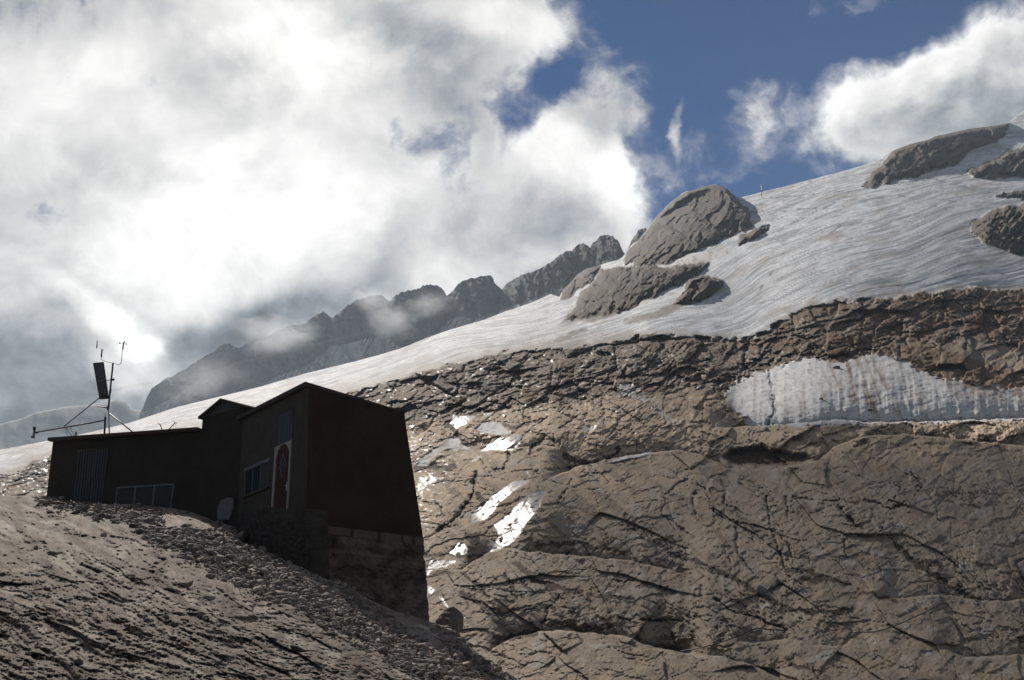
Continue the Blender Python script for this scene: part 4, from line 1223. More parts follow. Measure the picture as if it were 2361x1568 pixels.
# ================================================================== HUT
M_PLASTER = simple_mat('dark_plaster', (0.048, 0.040, 0.032), 0.95, 0.35, 1.3, 0.5, 0.02, spec=0.1)
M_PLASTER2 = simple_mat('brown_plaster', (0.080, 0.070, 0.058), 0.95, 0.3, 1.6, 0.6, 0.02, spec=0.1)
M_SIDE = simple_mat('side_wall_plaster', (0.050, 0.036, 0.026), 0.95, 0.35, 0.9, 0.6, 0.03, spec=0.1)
M_FASCIA = simple_mat('roof_edge_wood', (0.085, 0.066, 0.050), 0.9, 0.4, 3.0, 0.4, 0.01, spec=0.15)
M_ROOF = simple_mat('roof_felt', (0.07, 0.065, 0.06), 0.9, 0.3, 3.0, 0.4, 0.01)
M_BLUE = simple_mat('blue_grey_sheet', (0.068, 0.068, 0.072), 0.7, 0.5, 5.0, 0.4, 0.01, stretch=(1, 1, 0.15))
M_FRAME = simple_mat('grey_window_frame', (0.14, 0.145, 0.155), 0.6, 0.3, 8, 0.2, 0.005)
M_GLASS = simple_mat('dark_glass', (0.010, 0.010, 0.011), 0.25, 0.3, 2, 0.05, 0.002, spec=0.12)
M_GLASS2 = simple_mat('dusty_glass', (0.040, 0.038, 0.036), 0.5, 0.4, 2, 0.05, 0.002, spec=0.15)
M_WHITE = simple_mat('pale_door_surround', (0.38, 0.33, 0.31), 0.7, 0.25, 6, 0.2, 0.005)
M_RED = simple_mat('red_brown_door', (0.060, 0.021, 0.010), 0.85, 0.35, 4, 0.3, 0.005, stretch=(1, 1, 0.1))
M_METAL = simple_mat('worn_steel', (0.30, 0.30, 0.31), 0.45, 0.4, 12, 0.2, 0.002, metallic=0.7)
M_PALEMETAL = simple_mat('pale_steel', (0.62, 0.62, 0.62), 0.5, 0.2, 12, 0.1, 0.002, metallic=0.3)
M_DARKMETAL = simple_mat('dark_metal', (0.05, 0.05, 0.055), 0.5, 0.4, 12, 0.2, 0.002, metallic=0.4)
M_STONE = simple_mat('foundation_concrete', (0.23, 0.19, 0.155), 0.95, 0.5, 1.6, 1.0, 0.05, c2=(0.055, 0.045, 0.036), spec=0.15)
M_BRICK = simple_mat('concrete_block', (0.15, 0.125, 0.105), 0.95, 0.35, 3.0, 0.6, 0.02, spec=0.15)
M_PLINTHM = simple_mat('rubble_rock', (0.085, 0.072, 0.060), 0.95, 0.5, 2.2, 0.8, 0.04, spec=0.1)
M_SLAB = simple_mat('light_stone', (0.20, 0.185, 0.165), 0.9, 0.35, 3.0, 0.6, 0.02)

E_B = W_RIGHT.at(975, 1240)
hut = empty('mountain_hut', tuple(C0))
tag(hut, 'dark plastered mountain hut with flat roofed wing and red arched door on the rocky slope', 'hut')

# main block: footprint C0, E, back, D
down = np.array([0, 0, -1.0])
Ct = W_RIGHT.at(712, 889); Et = W_RIGHT.at(931, 950)
Cb = W_RIGHT.at(705, 1215); Eb = W_RIGHT.at(976, 1243)
Dt = W_FRONT.at(553, 968); Db = W_FRONT.at(543, 1200)
Ct = W_FRONT.at(712, 889) * 0.5 + Ct * 0.5
back_v = Dt - Ct; back_v[2] *= 1.0
Bt = Et + (Dt - Ct); Bb = Eb + (Db - Cb)
bm = bmesh.new()
add_prism(bm, [Cb + down * 0.6, Eb + down * 0.6, Bb + down * 0.6, Db + down * 0.6], [Ct, Et, Bt, Dt])
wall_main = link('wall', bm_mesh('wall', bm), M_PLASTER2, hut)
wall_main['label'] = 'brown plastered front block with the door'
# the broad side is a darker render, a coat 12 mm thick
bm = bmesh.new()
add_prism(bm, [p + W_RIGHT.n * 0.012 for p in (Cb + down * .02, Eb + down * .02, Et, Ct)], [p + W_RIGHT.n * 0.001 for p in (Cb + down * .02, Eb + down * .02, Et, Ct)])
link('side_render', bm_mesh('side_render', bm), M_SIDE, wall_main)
# main roof slab with fascia
nf, nr = W_FRONT.n, W_RIGHT.n
bm = bmesh.new()
o = 0.14
lo = [Ct + nf * o + nr * 0.02, Et + nr * 0.03 + azv(56) * 0.04, Bt + azv(56) * 0.04, Dt + nf * o + azv(-34) * 0.03]
up = np.array([0, 0, 0.13])
lo = [p - np.array([0, 0, 0.03]) for p in lo]
th = [0.15, 0.045, 0.045, 0.15]
add_prism(bm, lo, [p + np.array([0, 0, h]) for p, h in zip(lo, th)])
link('roof', bm_mesh('roof', bm), M_FASCIA, hut)

# tower
Tl_b = F0 + down * 0.8; Tr_b = D0 + down * 0.8
Tl_t = W_TOWER.at(462, 963); Tr_t = W_TOWER.at(560, 946)
Tl_t = F0 * np.array([1, 1, 0]) + np.array([0, 0, W_TOWER.at(462, 965)[2]]); 
ztop = Tl_t[2]
Tl_b = np.array([F0[0], F0[1], F0[2] - 2.0]); Tr_b = np.array([D0[0], D0[1], F0[2] - 2.0])
Tr_t = np.array([D0[0], D0[1], ztop])
bk = azv(36) * 3.2
bm = bmesh.new()
add_prism(bm, [Tl_b, Tr_b, Tr_b + bk, Tl_b + bk], [Tl_t, Tr_t, Tr_t + bk, Tl_t + bk])
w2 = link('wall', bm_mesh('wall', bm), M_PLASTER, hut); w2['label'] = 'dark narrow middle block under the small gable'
# gable and its roof
midb = (Tl_t + Tr_t) / 2; apex = midb + np.array([0, 0, 0.46])
bm = bmesh.new()
nt = W_TOWER.n
add_prism(bm, [Tl_t + nt * .004, Tr_t + nt * .004, apex + nt * .004], [Tl_t - nt * .1, Tr_t - nt * .1, apex - nt * .1])
for k_ in (0.06, 0.16, 0.26):
    a_ = Tl_t + (apex - Tl_t) * (k_ / .46) ; b_ = Tr_t + (apex - Tr_t) * (k_ / .46)
    add_prism(bm, [a_ + nt * .02, b_ + nt * .02, b_ + nt * .02 + up * .2, a_ + nt * .02 + up * .2], [a_ + nt * .006, b_ + nt * .006, b_ + nt * .006 + up * .2, a_ + nt * .006 + up * .2])
link('gable_boards', bm_mesh('gable_boards', bm), M_BLUE, hut)
al = (Tr_t - Tl_t) / np.linalg.norm(Tr_t - Tl_t)
bm = bmesh.new()
for a_, s_ in ((Tl_t, -1), (Tr_t, 1)):
    e = a_ + al * s_ * 0.10 - np.array([0, 0, 0.05])
    ap = apex + np.array([0, 0, 0.012])
    h = np.array([0, 0, 0.085])
    f_ = nt * 0.16
    add_prism(bm, [e + f_, ap + f_, ap + f_ + h, e + f_ + h], [e + bk, ap + bk, ap + bk + h, e + bk + h])
rf = link('gable_roof', bm_mesh('gable_roof', bm), M_FASCIA, hut)

# left wing
G0 = W_WING.at(108, 1145)
Gt = W_WING.at(122, 1019); zt = Gt[2]
wl = lambda p, z: np.array([p[0], p[1], z])
G_b = W_WING.at(106, 1150); zb = G_b[2] - 2.2
bkw = azv(19) * 4.5
Fz = W_WING.at(455, 997)[2]
bm = bmesh.new()
add_prism(bm, [wl(G_b, zb), wl(F0, zb), wl(F0, zb) + bkw, wl(G_b, zb) + bkw], [Gt, wl(F0, Fz), wl(F0, Fz) + bkw, Gt + bkw])
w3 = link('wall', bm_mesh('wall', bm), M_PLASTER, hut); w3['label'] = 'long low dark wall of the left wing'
bm = bmesh.new()
nw = W_WING.n; dl = azv(-71)
pa = Gt + nw * 0.28 + dl * 0.06; pb = wl(F0, Fz) + nw * 0.28 + azv(109) * -0.02
h = np.array([0, 0, 0.145])
add_prism(bm, [pa, pb, pb + bkw, pa + bkw], [pa + h, pb + h, pb + bkw + h, pa + bkw + h])
bmesh.ops.bevel(bm, geom=bm.edges[:], offset=0.015, segments=1, affect='EDGES')
link('flat_roof', bm_mesh('flat_roof', bm), M_FASCIA, hut)


def ring_window(name, wall, quad, nm, fw, parent, glass, mat, depth=(0.0, 0.05)):
    """quad: tl, tr, br, bl in survey pixels; nm panes side by side"""
    q = [wall.at(x, y) for x, y in quad]
    def pt(u, v):
        return (q[0] * (1 - u) + q[1] * u) * (1 - v) + (q[3] * (1 - u) + q[2] * u) * v
    W = np.linalg.norm(q[1] - q[0]); Hh = np.linalg.norm(q[3] - q[0])
    fu, fv = fw / W, fw / Hh
    bm = bmesh.new()
    def bar(u0, v0, u1, v1, d0, d1):
        ps = [pt(u0, v0), pt(u1, v0), pt(u1, v1), pt(u0, v1)]
        add_prism(bm, [p + wall.n * d1 for p in ps], [p + wall.n * d0 for p in ps])
    d0, d1 = depth[0] + 0.002, depth[1]
    bar(0, 0, 1, fv, d0, d1); bar(0, 1 - fv, 1, 1, d0, d1); bar(0, fv, fu, 1 - fv, d0, d1 - .003); bar(1 - fu, fv, 1, 1 - fv, d0, d1 - .003)
    for i in range(1, nm):
        bar(i / nm - fu * .75, fv, i / nm + fu * .75, 1 - fv, d0, d1 - 0.004)
    wd = link(name, bm_mesh(name, bm), mat, parent)
    bm = bmesh.new()
    ps = [pt(fu * .5, fv * .5), pt(1 - fu * .5, fv * .5), pt(1 - fu * .5, 1 - fv * .5), pt(fu * .5, 1 - fv * .5)]
    add_prism(bm, [p + wall.n * (d0 + 0.010) for p in ps], [p + wall.n * (d0 + 0.001) for p in ps])
    link('pane', bm_mesh('pane', bm), glass, wd)
    return wd, pt


w_, pt_ = ring_window('window', W_FRONT, K7([(205, 1030), (528, 890), (505, 1243), (193, 1362)]), 3, 0.035, hut, M_GLASS, M_FRAME)
bm = bmesh.new()
ps = [pt_(-.03, 1.0), pt_(1.03, 1.0), pt_(1.03, 1.06), pt_(-.03, 1.06)]
add_prism(bm, [p + W_FRONT.n * .09 for p in ps], [p + W_FRONT.n * .002 for p in ps])
link('sill', bm_mesh('sill', bm), M_FASCIA, w_)
bm = bmesh.new()
ps = [pt_(-.02, -.10), pt_(1.02, -.10), pt_(1.02, -.005), pt_(-.02, -.005)]
add_prism(bm, [p + W_FRONT.n * .06 for p in ps], [p + W_FRONT.n * .002 for p in ps])
link('lintel', bm_mesh('lintel', bm), M_FRAME, w_)
w_, pt_ = ring_window('window', W_WING, K1([(783, 1262), (1256, 1230), (1222, 1480), (765, 1500)]), 3, 0.06, hut, M_GLASS2, M_FRAME)


def board_panel(name, wall, quad, n, parent, mat, o0=0.002, o1=0.03, gap=0.12, jitter=0.0):
    q = [wall.at(x, y) for x, y in quad]
    bm = bmesh.new()
    for i in range(n):
        u0, u1 = (i + gap * .5) / n, (i + 1 - gap * .5) / n
        j = random.uniform(-jitter, jitter)
        a_, b_ = q[0] * (1 - u0) + q[1] * u0, q[0] * (1 - u1) + q[1] * u1
        c_, d_ = q[3] * (1 - u1) + q[2] * u1, q[3] * (1 - u0) + q[2] * u0
        k_ = o1 + random.uniform(-.006, .006)
        add_prism(bm, [p + wall.n * k_ for p in (a_, b_, c_, d_)], [p + wall.n * o0 for p in (a_, b_, c_, d_)])
    return link(name, bm_mesh(name, bm), mat, parent)


board_panel('shutter', W_FRONT, K7([(652, 285), (830, 205), (812, 618), (628, 700)]), 6, hut, M_BLUE)
bm = bmesh.new()
wall_prism(bm, W_FRONT, K7([(645, 262), (848, 172), (848, 200), (645, 292)]), .002, .045)
wall_prism(bm, W_FRONT, K7([(834, 206), (848, 200), (830, 612), (816, 618)]), .002, .042)
link('shutter_frame', bm_mesh('shutter_frame', bm), M_FASCIA, hut)
sd = board_panel('corrugated_door', W_WING, K1([(465, 968), (716, 953), (690, 1192), (447, 1204)]), 12, hut, M_BLUE, gap=0.35)
board_panel('lower_panel', W_WING, K1([(440, 1214), (688, 1202), (660, 1420), (418, 1430)]), 11, sd, M_BLUE, gap=0.35)
bm = bmesh.new()
wall_prism(bm, W_WING, K1([(440, 1204), (700, 1191), (699, 1201), (439, 1214)]), .002, .055)
wall_prism(bm, W_WING, K1([(460, 958), (722, 943), (722, 953), (460, 968)]), .002, .055)
wall_prism(bm, W_WING, K1([(712, 953), (722, 953), (690, 1200), (680, 1200)]), .002, .052)
link('door_trim', bm_mesh('door_trim', bm), M_FASCIA, sd)

# arched door
arch = [(792, 800), (786, 745), (766, 703), (738, 677), (712, 680), (686, 697), (664, 728), (640, 785), (618, 860)]
bm = bmesh.new()
wall_prism(bm, W_FRONT, K7([(602, 722), (820, 620), (770, 1560), (752, 1560)] + arch + [(573, 1540), (551, 1540)]), .002, .06)
fr = link('door_surround', bm_mesh('door_surround', bm), M_WHITE, hut)
dq = K7([(754, 1560)] + arch + [(575, 1540)])
bm = bmesh.new()
wall_prism(bm, W_FRONT, dq, .002, .022)
door = link('door', bm_mesh('door', bm), M_RED, hut)
bm = bmesh.new()
for k_ in range(8):
    xa = 628 + k_ * 20
    wall_prism(bm, W_FRONT, K7([(xa, 860 - k_ * 8), (xa + 13, 858 - k_ * 8), (xa - 32 + 13, 1545), (xa - 32, 1545)]), .024, .030)
link('plank', bm_mesh('plank', bm), M_RED, door)
bm = bmesh.new()
dia = K7([(694, 800), (728, 945), (677, 1118), (648, 975)])
wall_prism(bm, W_FRONT, dia, .0305, .036)
link('diamond_pane', bm_mesh('diamond_pane', bm), M_GLASS, door)
bm = bmesh.new()
dp = [W_FRONT.at(x, y, .04) for x, y in dia]
add_tube(bm, dp + [dp[0]], .008, 6)
link('diamond_trim', bm_mesh('diamond_trim', bm), M_WHITE, door)
bm = bmesh.new()
wall_prism(bm, W_FRONT, K7([(750, 1180), (758, 1178), (752, 1290), (745, 1292)]), .03, .045)
add_tube(bm, [W_FRONT.at(*K7([(752, 1222)])[0], .045), W_FRONT.at(*K7([(752, 1222)])[0], .085), W_FRONT.at(*K7([(717, 1221)])[0], .085)], .011, 6)
link('handle', bm_mesh('handle', bm), M_PALEMETAL, door)


# foundation, rough faces
def relief_panel(name, wall, quad, nu, nv, hf, mat, parent, back=0.3):
    q = [wall.at(x, y) for x, y in quad]
    u = np.linspace(0, 1, nu)[None, :, None]; v = np.linspace(0, 1, nv)[:, None, None]
    B = (q[0] * (1 - u) + q[1] * u) * (1 - v) + (q[3] * (1 - u) + q[2] * u) * v
    w = np.linalg.norm(q[1] - q[0]); hgt = np.linalg.norm(q[3] - q[0])
    Hm = hf(u[..., 0] * w + 0 * v[..., 0], v[..., 0] * hgt + 0 * u[..., 0])
    V = B + wall.n * Hm[..., None]
    Vb = B - wall.n * back
    def padr(a, b):
        return np.concatenate([b[:1], a, b[-1:]], 0)
    V2 = padr(V, Vb)
    Vb2 = padr(Vb, Vb)
    V3 = np.concatenate([Vb2[:, :1], V2, Vb2[:, -1:]], 1)
    return link(name, grid_mesh(name, V3), mat, parent)


def h_found(u, v):
    h = 0.06 * fbm(u * 3, v * 3, 5, 601) + 0.04 * ridged(u * 2, v * 6, 4, 602) + 0.012 * fbm(u * 12, v * 12, 3, 603)
    # dark irregular joint band below the blocks
    band = np.exp(-((v - 0.42 - 0.05 * fbm(u * 2, v * 0, 3, 605)) / 0.13) ** 2)
    h -= 0.14 * band
    edge = np.abs(v - 0.62 - 0.10 * fbm(u * 1.3, v * 0, 4, 607)) < 0.02
    h -= 0.04 * edge
    for k_ in range(7):
        h -= 0.012 * np.exp(-((v - 0.95 - k_ * 0.27) / 0.012) ** 2)
    cr = np.abs(v - 0.9 - 0.35 * np.abs(u - 1.5) * (u < 2.3) - 0.15 * fbm(u * 4, v * 0, 3, 609))
    h -= 0.06 * np.exp(-(cr / 0.02) ** 2) * (u > 0.7)
    pits = ss(fbm(u * 5, v * 5, 4, 611), 0.12, 0.4)
    return h - 0.04 * pits


relief_panel('foundation', W_FOUND, [(722, 1229), (978, 1258), (992, 1470), (722, 1470)], 240, 190, h_found, M_STONE, hut, 0.6)
bm = bmesh.new()
ed = [722, 745, 752, 808, 815, 870, 877, 925, 930, 950, 956, 977]
for a_, b_ in zip(ed[::2], ed[1::2]):
    ya, yb = np.interp([a_, b_], [725, 976], [1209, 1240])
    wall_prism(bm, W_FOUND, [(a_, ya), (b_, yb), (b_, yb + 18), (a_, ya + 19)], -0.5, 0.012 + random.uniform(-.01, .01))
bmesh.ops.bevel(bm, geom=bm.edges[:], offset=0.012, segments=1, affect='EDGES')
br_ = link('block_course', bm_mesh('block_course', bm), M_BRICK, hut)
bm = bmesh.new()
wall_prism(bm, W_FOUND, [(724, 1207), (977, 1238), (977, 1262), (724, 1231)], -0.5, -0.03)
link('mortar', bm_mesh('mortar', bm), M_PLINTHM, br_)


def h_plinth(u, v):
    return 0.10 * fbm(u * 2.2, v * 2.2, 5, 621) + 0.05 * ridged(u * 2, v * 5, 4, 623)


# rubble terrace in front of the door
bm = bmesh.new()
top_px = [(556, 1186), (575, 1179), (600, 1176), (622, 1169), (650, 1171), (690, 1174), (716, 1174), (723, 1182)]
pl_w = Wall(C0 + W_FRONT.n * 0.42, -34, -90)
relief_panel('terrace_rubble', pl_w, [(556, 1177), (722, 1176), (724, 1345), (556, 1300)], 150, 120, h_plinth, M_PLINTHM, hut, 0.5)
tl = [pl_w.at(x, y) for x, y in top_px]
base = [np.array([p[0], p[1], p[2] - 0.35]) for p in tl]
bm = bmesh.new()
for i in range(len(tl) - 1):
    add_prism(bm, [tl[i] + pl_w.n * .02, tl[i + 1] + pl_w.n * .02, base[i + 1] + pl_w.n * .02, base[i] + pl_w.n * .02],
              [tl[i] - pl_w.n * .4, tl[i + 1] - pl_w.n * .4, base[i + 1] - pl_w.n * .4, base[i] - pl_w.n * .4])
bmesh.ops.remove_doubles(bm, verts=bm.verts, dist=0.001)
link('terrace_top', bm_mesh('terrace_top', bm), M_PLINTHM, hut)

# light slab leaning on the wall
bm = bmesh.new()
sl_px = K1([(1608, 1530), (1606, 1460), (1615, 1405), (1640, 1368), (1685, 1348), (1722, 1346), (1738, 1362), (1736, 1430), (1720, 1480), (1700, 1530)])
sp = [W_TOWER.at(x, y, .05) for x, y in sl_px]
add_prism(bm, [p + nt * .05 for p in sp], [p - nt * .02 for p in sp])
bmesh.ops.bevel(bm, geom=[e for e in bm.edges], offset=0.01, segments=1, affect='EDGES')
tag(link('stone_slab', bm_mesh('stone_slab', bm), M_SLAB), 'pale rounded stone slab leaning on the dark wall left of the door', 'stone')

# ================================================================== WEATHER STATION ON THE WING ROOF
W_ST = Wall(F0 - W_WING.n * 0.55, -71, -90)
st_z = Gt[2] + 0.145
A = lambda z, pts, off=0.0: [W_ST.at(x, y, off) for x, y in z(pts)]
def roofpt(px, py, off=0.0):
    p = W_ST.at(px, py, off); 
    u = (p - Gt) @ azv(109); z = Gt[2] + (Fz - Gt[2]) * u / np.linalg.norm((F0 - Gt)[:2]) + 0.145
    return np.array([p[0], p[1], z])
foot = roofpt(*K3([(465, 1455)])[0])
ws = empty('weather_station', tuple(foot))
tag(ws, 'weather station mast with solar panel and long side boom standing on the flat wing roof', 'weather station')
tp = A(K3, [(512, 425), (445, 1080)])
tube('pole', [tp[0], tp[1]], 0.038, M_DARKMETAL, ws, 10)
tube('lower_pole', [tp[1] + np.array([0, 0, .12]), foot], 0.030, M_PALEMETAL, ws, 10)
f2 = roofpt(*K3([(390, 1460)])[0], 0.12)
tube('support_post', [A(K3, [(403, 1190)], .12)[0], f2], 0.042, M_DARKMETAL, ws, 10)
tube('support_post', [A(K3, [(410, 1130)], .12)[0], A(K3, [(404, 1195)], .12)[0]], 0.012, M_METAL, ws, 6)
tube('cross_arm', A(K3, [(347, 345), (345, 368), (355, 386), (375, 397), (430, 412), (512, 430), (560, 444), (592, 450), (612, 445), (625, 428), (632, 380), (640, 300), (650, 235)]), 0.013, M_DARKMETAL, ws)
wv_ = tube('wind_vane', A(K3, [(357, 238), (347, 345)]), 0.034, M_DARKMETAL, ws)
tube('vane_rod', A(K3, [(288, 194), (382, 245)]), 0.008, M_DARKMETAL, wv_)
bm = bmesh.new()
vp = A(K3, [(284, 110), (293, 110), (292, 190), (281, 225), (273, 222), (281, 160)])
add_prism(bm, [p + W_ST.n * .006 for p in vp], [p - W_ST.n * .006 for p in vp])
link('vane_plate', bm_mesh('vane_plate', bm), M_DARKMETAL, wv_)
an = tube('anemometer', A(K3, [(661, 140), (650, 238)]), 0.032, M_DARKMETAL, ws)
hub = A(K3, [(660, 150)])[0]
for cxy in ((608, 147), (697, 158), (672, 130)):
    c_ = A(K3, [cxy])[0]
    bm = bmesh.new(); add_ball(bm, c_, 0.036, sub=2); add_tube(bm, [hub, c_], .006, 5)
    link('cup', bm_mesh('cup', bm), M_DARKMETAL, an, True)
bm = bmesh.new()
sp_ = A(K3, [(232, 430), (373, 416), (445, 930), (325, 938)])
sn_ = (W_ST.n + np.array([0, 0, -0.3])); 
add_prism(bm, [p + W_ST.n * .00 for p in sp_], [p - W_ST.n * .05 for p in sp_])
pn = link('solar_panel', bm_mesh('solar_panel', bm), simple_mat('panel_back', (0.075, 0.078, 0.085), 0.6, 0.2, 3, 0.1, 0.003), ws)
bm = bmesh.new()
for a_, b_ in zip(sp_, sp_[1:] + sp_[:1]):
    add_tube(bm, [a_ + W_ST.n * .004, b_ + W_ST.n * .004], 0.014, 4)
link('panel_rim', bm_mesh('panel_rim', bm), M_DARKMETAL, pn)
tube('panel_bracket', A(K3, [(270, 690), (400, 678), (500, 664)], .03), 0.018, M_METAL, ws)
tube('cable', A(K3, [(368, 690), (370, 730), (390, 765), (430, 785)], .02), 0.006, M_DARKMETAL, pn, 5)
bm = bmesh.new()
bx = A(K3, [(330, 880), (425, 862), (440, 922), (332, 930)])
add_prism(bm, [p + W_ST.n * .06 for p in bx], [p + W_ST.n * .005 for p in bx])
link('junction_box', bm_mesh('junction_box', bm), M_DARKMETAL, pn)
tube('clamp', A(K3, [(485, 655), (523, 662)], .01), 0.055, M_DARKMETAL, ws)
tube('clamp', A(K3, [(446, 1040), (440, 1090)]), 0.055, M_DARKMETAL, ws)
tube('clamp', A(K3, [(476, 800), (468, 855)]), 0.048, M_DARKMETAL, ws)
br = A(K3, [(442, 820)])[0]; be = A(K1, [(348, 765)])[0]
tube('brace', [br, be], 0.024, M_METAL, ws)
e2 = roofpt(*K3([(868, 1425)])[0])
tube('brace', [A(K3, [(447, 1132)])[0], e2], 0.026, M_DARKMETAL, ws)
tube('side_arm', A(K3, [(292, 1037), (445, 1066)]), 0.022, M_DARKMETAL, ws)
tube('boom', [A(K1, [(120, 813)])[0], A(K1, [(690, 714)])[0]], 0.034, M_METAL, ws, 10)
s_ = tube('rain_sensor', A(K1, [(107, 800), (98, 850)]), 0.045, M_METAL, ws, 12)
tube('cap', A(K1, [(106, 769), (107, 795)]), 0.062, M_DARKMETAL, s_, 12)
tube('rim', A(K1, [(95, 848), (94, 858)]), 0.085, M_METAL, s_, 12, 0.095)
tube('clamp', A(K1, [(104, 806), (130, 815)]), 0.05, M_DARKMETAL, s_, 8)
f3 = roofpt(*K1([(398, 862)])[0]); f4 = roofpt(*K1([(440, 855)])[0])
tube('brace', [A(K1, [(352, 770)])[0], f3], 0.014, M_PALEMETAL, ws, 6)
tube('brace', [A(K1, [(362, 772)])[0], f4], 0.018, M_METAL, ws, 6)
tube('brace', [A(K1, [(398, 768)])[0], A(K1, [(428, 835)])[0]], 0.012, M_METAL, ws, 6)
bm = bmesh.new()
f5 = roofpt(*K1([(447, 853)])[0]); t5 = A(K1, [(446, 812)])[0]
for k_ in range(6):
    q = f5 + (t5 - f5) * (0.25 + k_ * 0.14)
    add_tube(bm, [q, q + np.array([0, 0, .03])], .062, 12, .045)
add_tube(bm, [f5, t5], .02, 8)
link('radiation_shield', bm_mesh('radiation_shield', bm), simple_mat('white_plastic', (0.45, 0.45, 0.45), 0.5, 0.1, 5, 0), ws, True)

v0_ = roofpt(*K1([(1166, 806)])[0])
vb = empty('roof_bracket', tuple(v0_))
tag(vb, 'small V shaped metal bracket on the wing roof beside the small gable', 'bracket')
va = A(K1, [(1120, 738), (1135, 752)])
tube('arm', [va[0], va[1], v0_], 0.022, M_DARKMETAL, vb)
tube('arm', [A(K1, [(1256, 735)])[0], v0_], 0.020, M_DARKMETAL, vb)
tube('cross_bar', A(K1, [(1240, 718), (1256, 735), (1272, 737)]), 0.012, M_DARKMETAL, vb, 6)
tube('wire', [A(K1, [(1250, 735)])[0], A(K1, [(1242, 768)])[0], A(K1, [(1238, 792)])[0]], 0.004, M_METAL, vb, 4)
tube('wire', [A(K1, [(1258, 735)])[0], A(K1, [(1262, 788)])[0]], 0.004, M_METAL, vb, 4)

# anchor loops in the rock
for (zf, pts, lab) in ((K1, [(382, 1424), (381, 1398), (390, 1378), (403, 1372), (416, 1380), (424, 1398), (426, 1422)], 'dark iron loop standing in the rock in front of the left wing'),
                       (K2, [(388, 872), (388, 848), (394, 836), (403, 836), (410, 850), (412, 892)], 'dark iron loop sticking out of the rubble left of the door')):
    pp = zf(pts)
    g = groundP(pp[0][0], max(pp[0][1], np.interp(pp[0][0], *np.array(CREST).T) + 4), 0.05)
    Yd = g[1]
    p3 = [P(x, y, Yd) for x, y in pp]
    p3 = [p3[0] - np.array([0, 0, .2])] + p3 + [p3[-1] - np.array([0, 0, .2])]
    tag(tube('iron_loop', p3, 0.02, M_DARKMETAL), lab, 'iron loop', 'iron anchor loops in the rock')


# ================================================================== LOOSE BOULDERS
def boulder(px, py, wpx, hpx, Yd, mat, seed, lab, sink=0.25):
    s = Yd / FPX
    c_ = P(px, py, Yd)
    bm = bmesh.new()
    bmesh.ops.create_icosphere(bm, subdivisions=4, radius=1)
    vv = np.array([v.co[:] for v in bm.verts])
    n1_ = fbm(vv[:, 0] * 0.9 + seed, vv[:, 1] * 0.9 + vv[:, 2] * 0.7, 2, seed)
    n2_ = fbm(vv[:, 0] * 3 + vv[:, 2] * 2, vv[:, 1] * 3 + seed, 4, seed + 3)
    # flat broken faces
    rg = np.random.default_rng(seed)
    r_ = np.ones(len(vv))
    for _ in range(9):
        d = rg.normal(size=3); d /= np.linalg.norm(d)
        r_ = np.minimum(r_, rg.uniform(0.62, 0.95) / np.maximum(vv @ d, 1e-3))
    r_ = r_ * (1 + 0.12 * n1_ + 0.07 * n2_)
    vv = vv * r_[:, None] * np.array([wpx * s / 2, wpx * s / 2, hpx * s / 2]) * 1.15
    for v, q in zip(bm.verts, vv):
        v.co = tuple(q + c_)
    tag(link('boulder', bm_mesh('boulder', bm), mat), lab, 'boulder', 'loose boulders on the mountainside')


M_B1 = simple_mat('brown_boulder', (0.20, 0.175, 0.15), 0.95, 0.4, 1.5, 0.7, 0.06)
M_B2 = simple_mat('pale_boulder', (0.34, 0.31, 0.28), 0.95, 0.3, 1.5, 0.7, 0.06)
zz = Z4([(205, 815), (2090, 1030)])
boulder(zz[0][0], zz[0][1], 62, 56, 37, M_B1, 11, 'brown rounded boulder just right of the foot of the hut foundation')
boulder(zz[1][0], zz[1][1], 20, 11, slopeY(*zz[1]), M_B1, 12, 'small dark boulder on the edge of the lowest slab at the bottom')
zz = Z2([(745, 738), (1020, 660)])
boulder(zz[0][0], zz[0][1], 20, 19, slopeY(*zz[0]) - .3, M_B2, 13, 'pale egg shaped boulder in the dark dirt gully of the lower slab')
boulder(zz[1][0], zz[1][1], 22, 14, slopeY(*zz[1]) - .3, M_B2, 14, 'flat pale boulder at the top of the dirt fan on the slab')
zz = Z6([(765, 808), (1047, 1166), (635, 1072)])
boulder(zz[0][0], zz[0][1], 17, 9, slopeY(*zz[0]) - .3, M_B1, 15, 'brown boulder lying near the top of the lower snowfield')
boulder(zz[1][0], zz[1][1], 12, 6, slopeY(*zz[1]) - .3, M_B1, 16, 'small dark rock low on the stained part of the snowfield')
boulder(zz[2][0], zz[2][1], 10, 5, slopeY(*zz[2]) - .3, M_B1, 17, 'small brown rock in the middle of the lower snowfield')

# ropes lying on the slab
for pts, lab in ((Z2([(250, 1118), (340, 1104), (440, 1080), (530, 1052), (620, 1020), (680, 990), (720, 976), (800, 984), (900, 992)]), 'thin dark cable lying over the lower slab left of the gully'),
                 (Z2([(1290, 1000), (1430, 1001), (1500, 985), (1560, 965), (1630, 935), (1700, 903), (1780, 865), (1850, 825)]), 'thin dark cable curving over the slab at lower right')):
    q = np.array(pts); tt = np.linspace(0, len(q) - 1, 60)
    xx = np.interp(tt, np.arange(len(q)), q[:, 0]); yy = np.interp(tt, np.arange(len(q)), q[:, 1])
    Yv = np.exp(mountain(xx[None], yy[None])[0])[0]
    Yv = np.array([Yv[max(0, i - 4):i + 5].min() for i in range(len(Yv))]) - 0.25
    tag(tube('cable', [P(a_, b_, c_) for a_, b_, c_ in zip(xx, yy, Yv)], 0.035, M_DARKMETAL, None, 5), lab, 'cable')

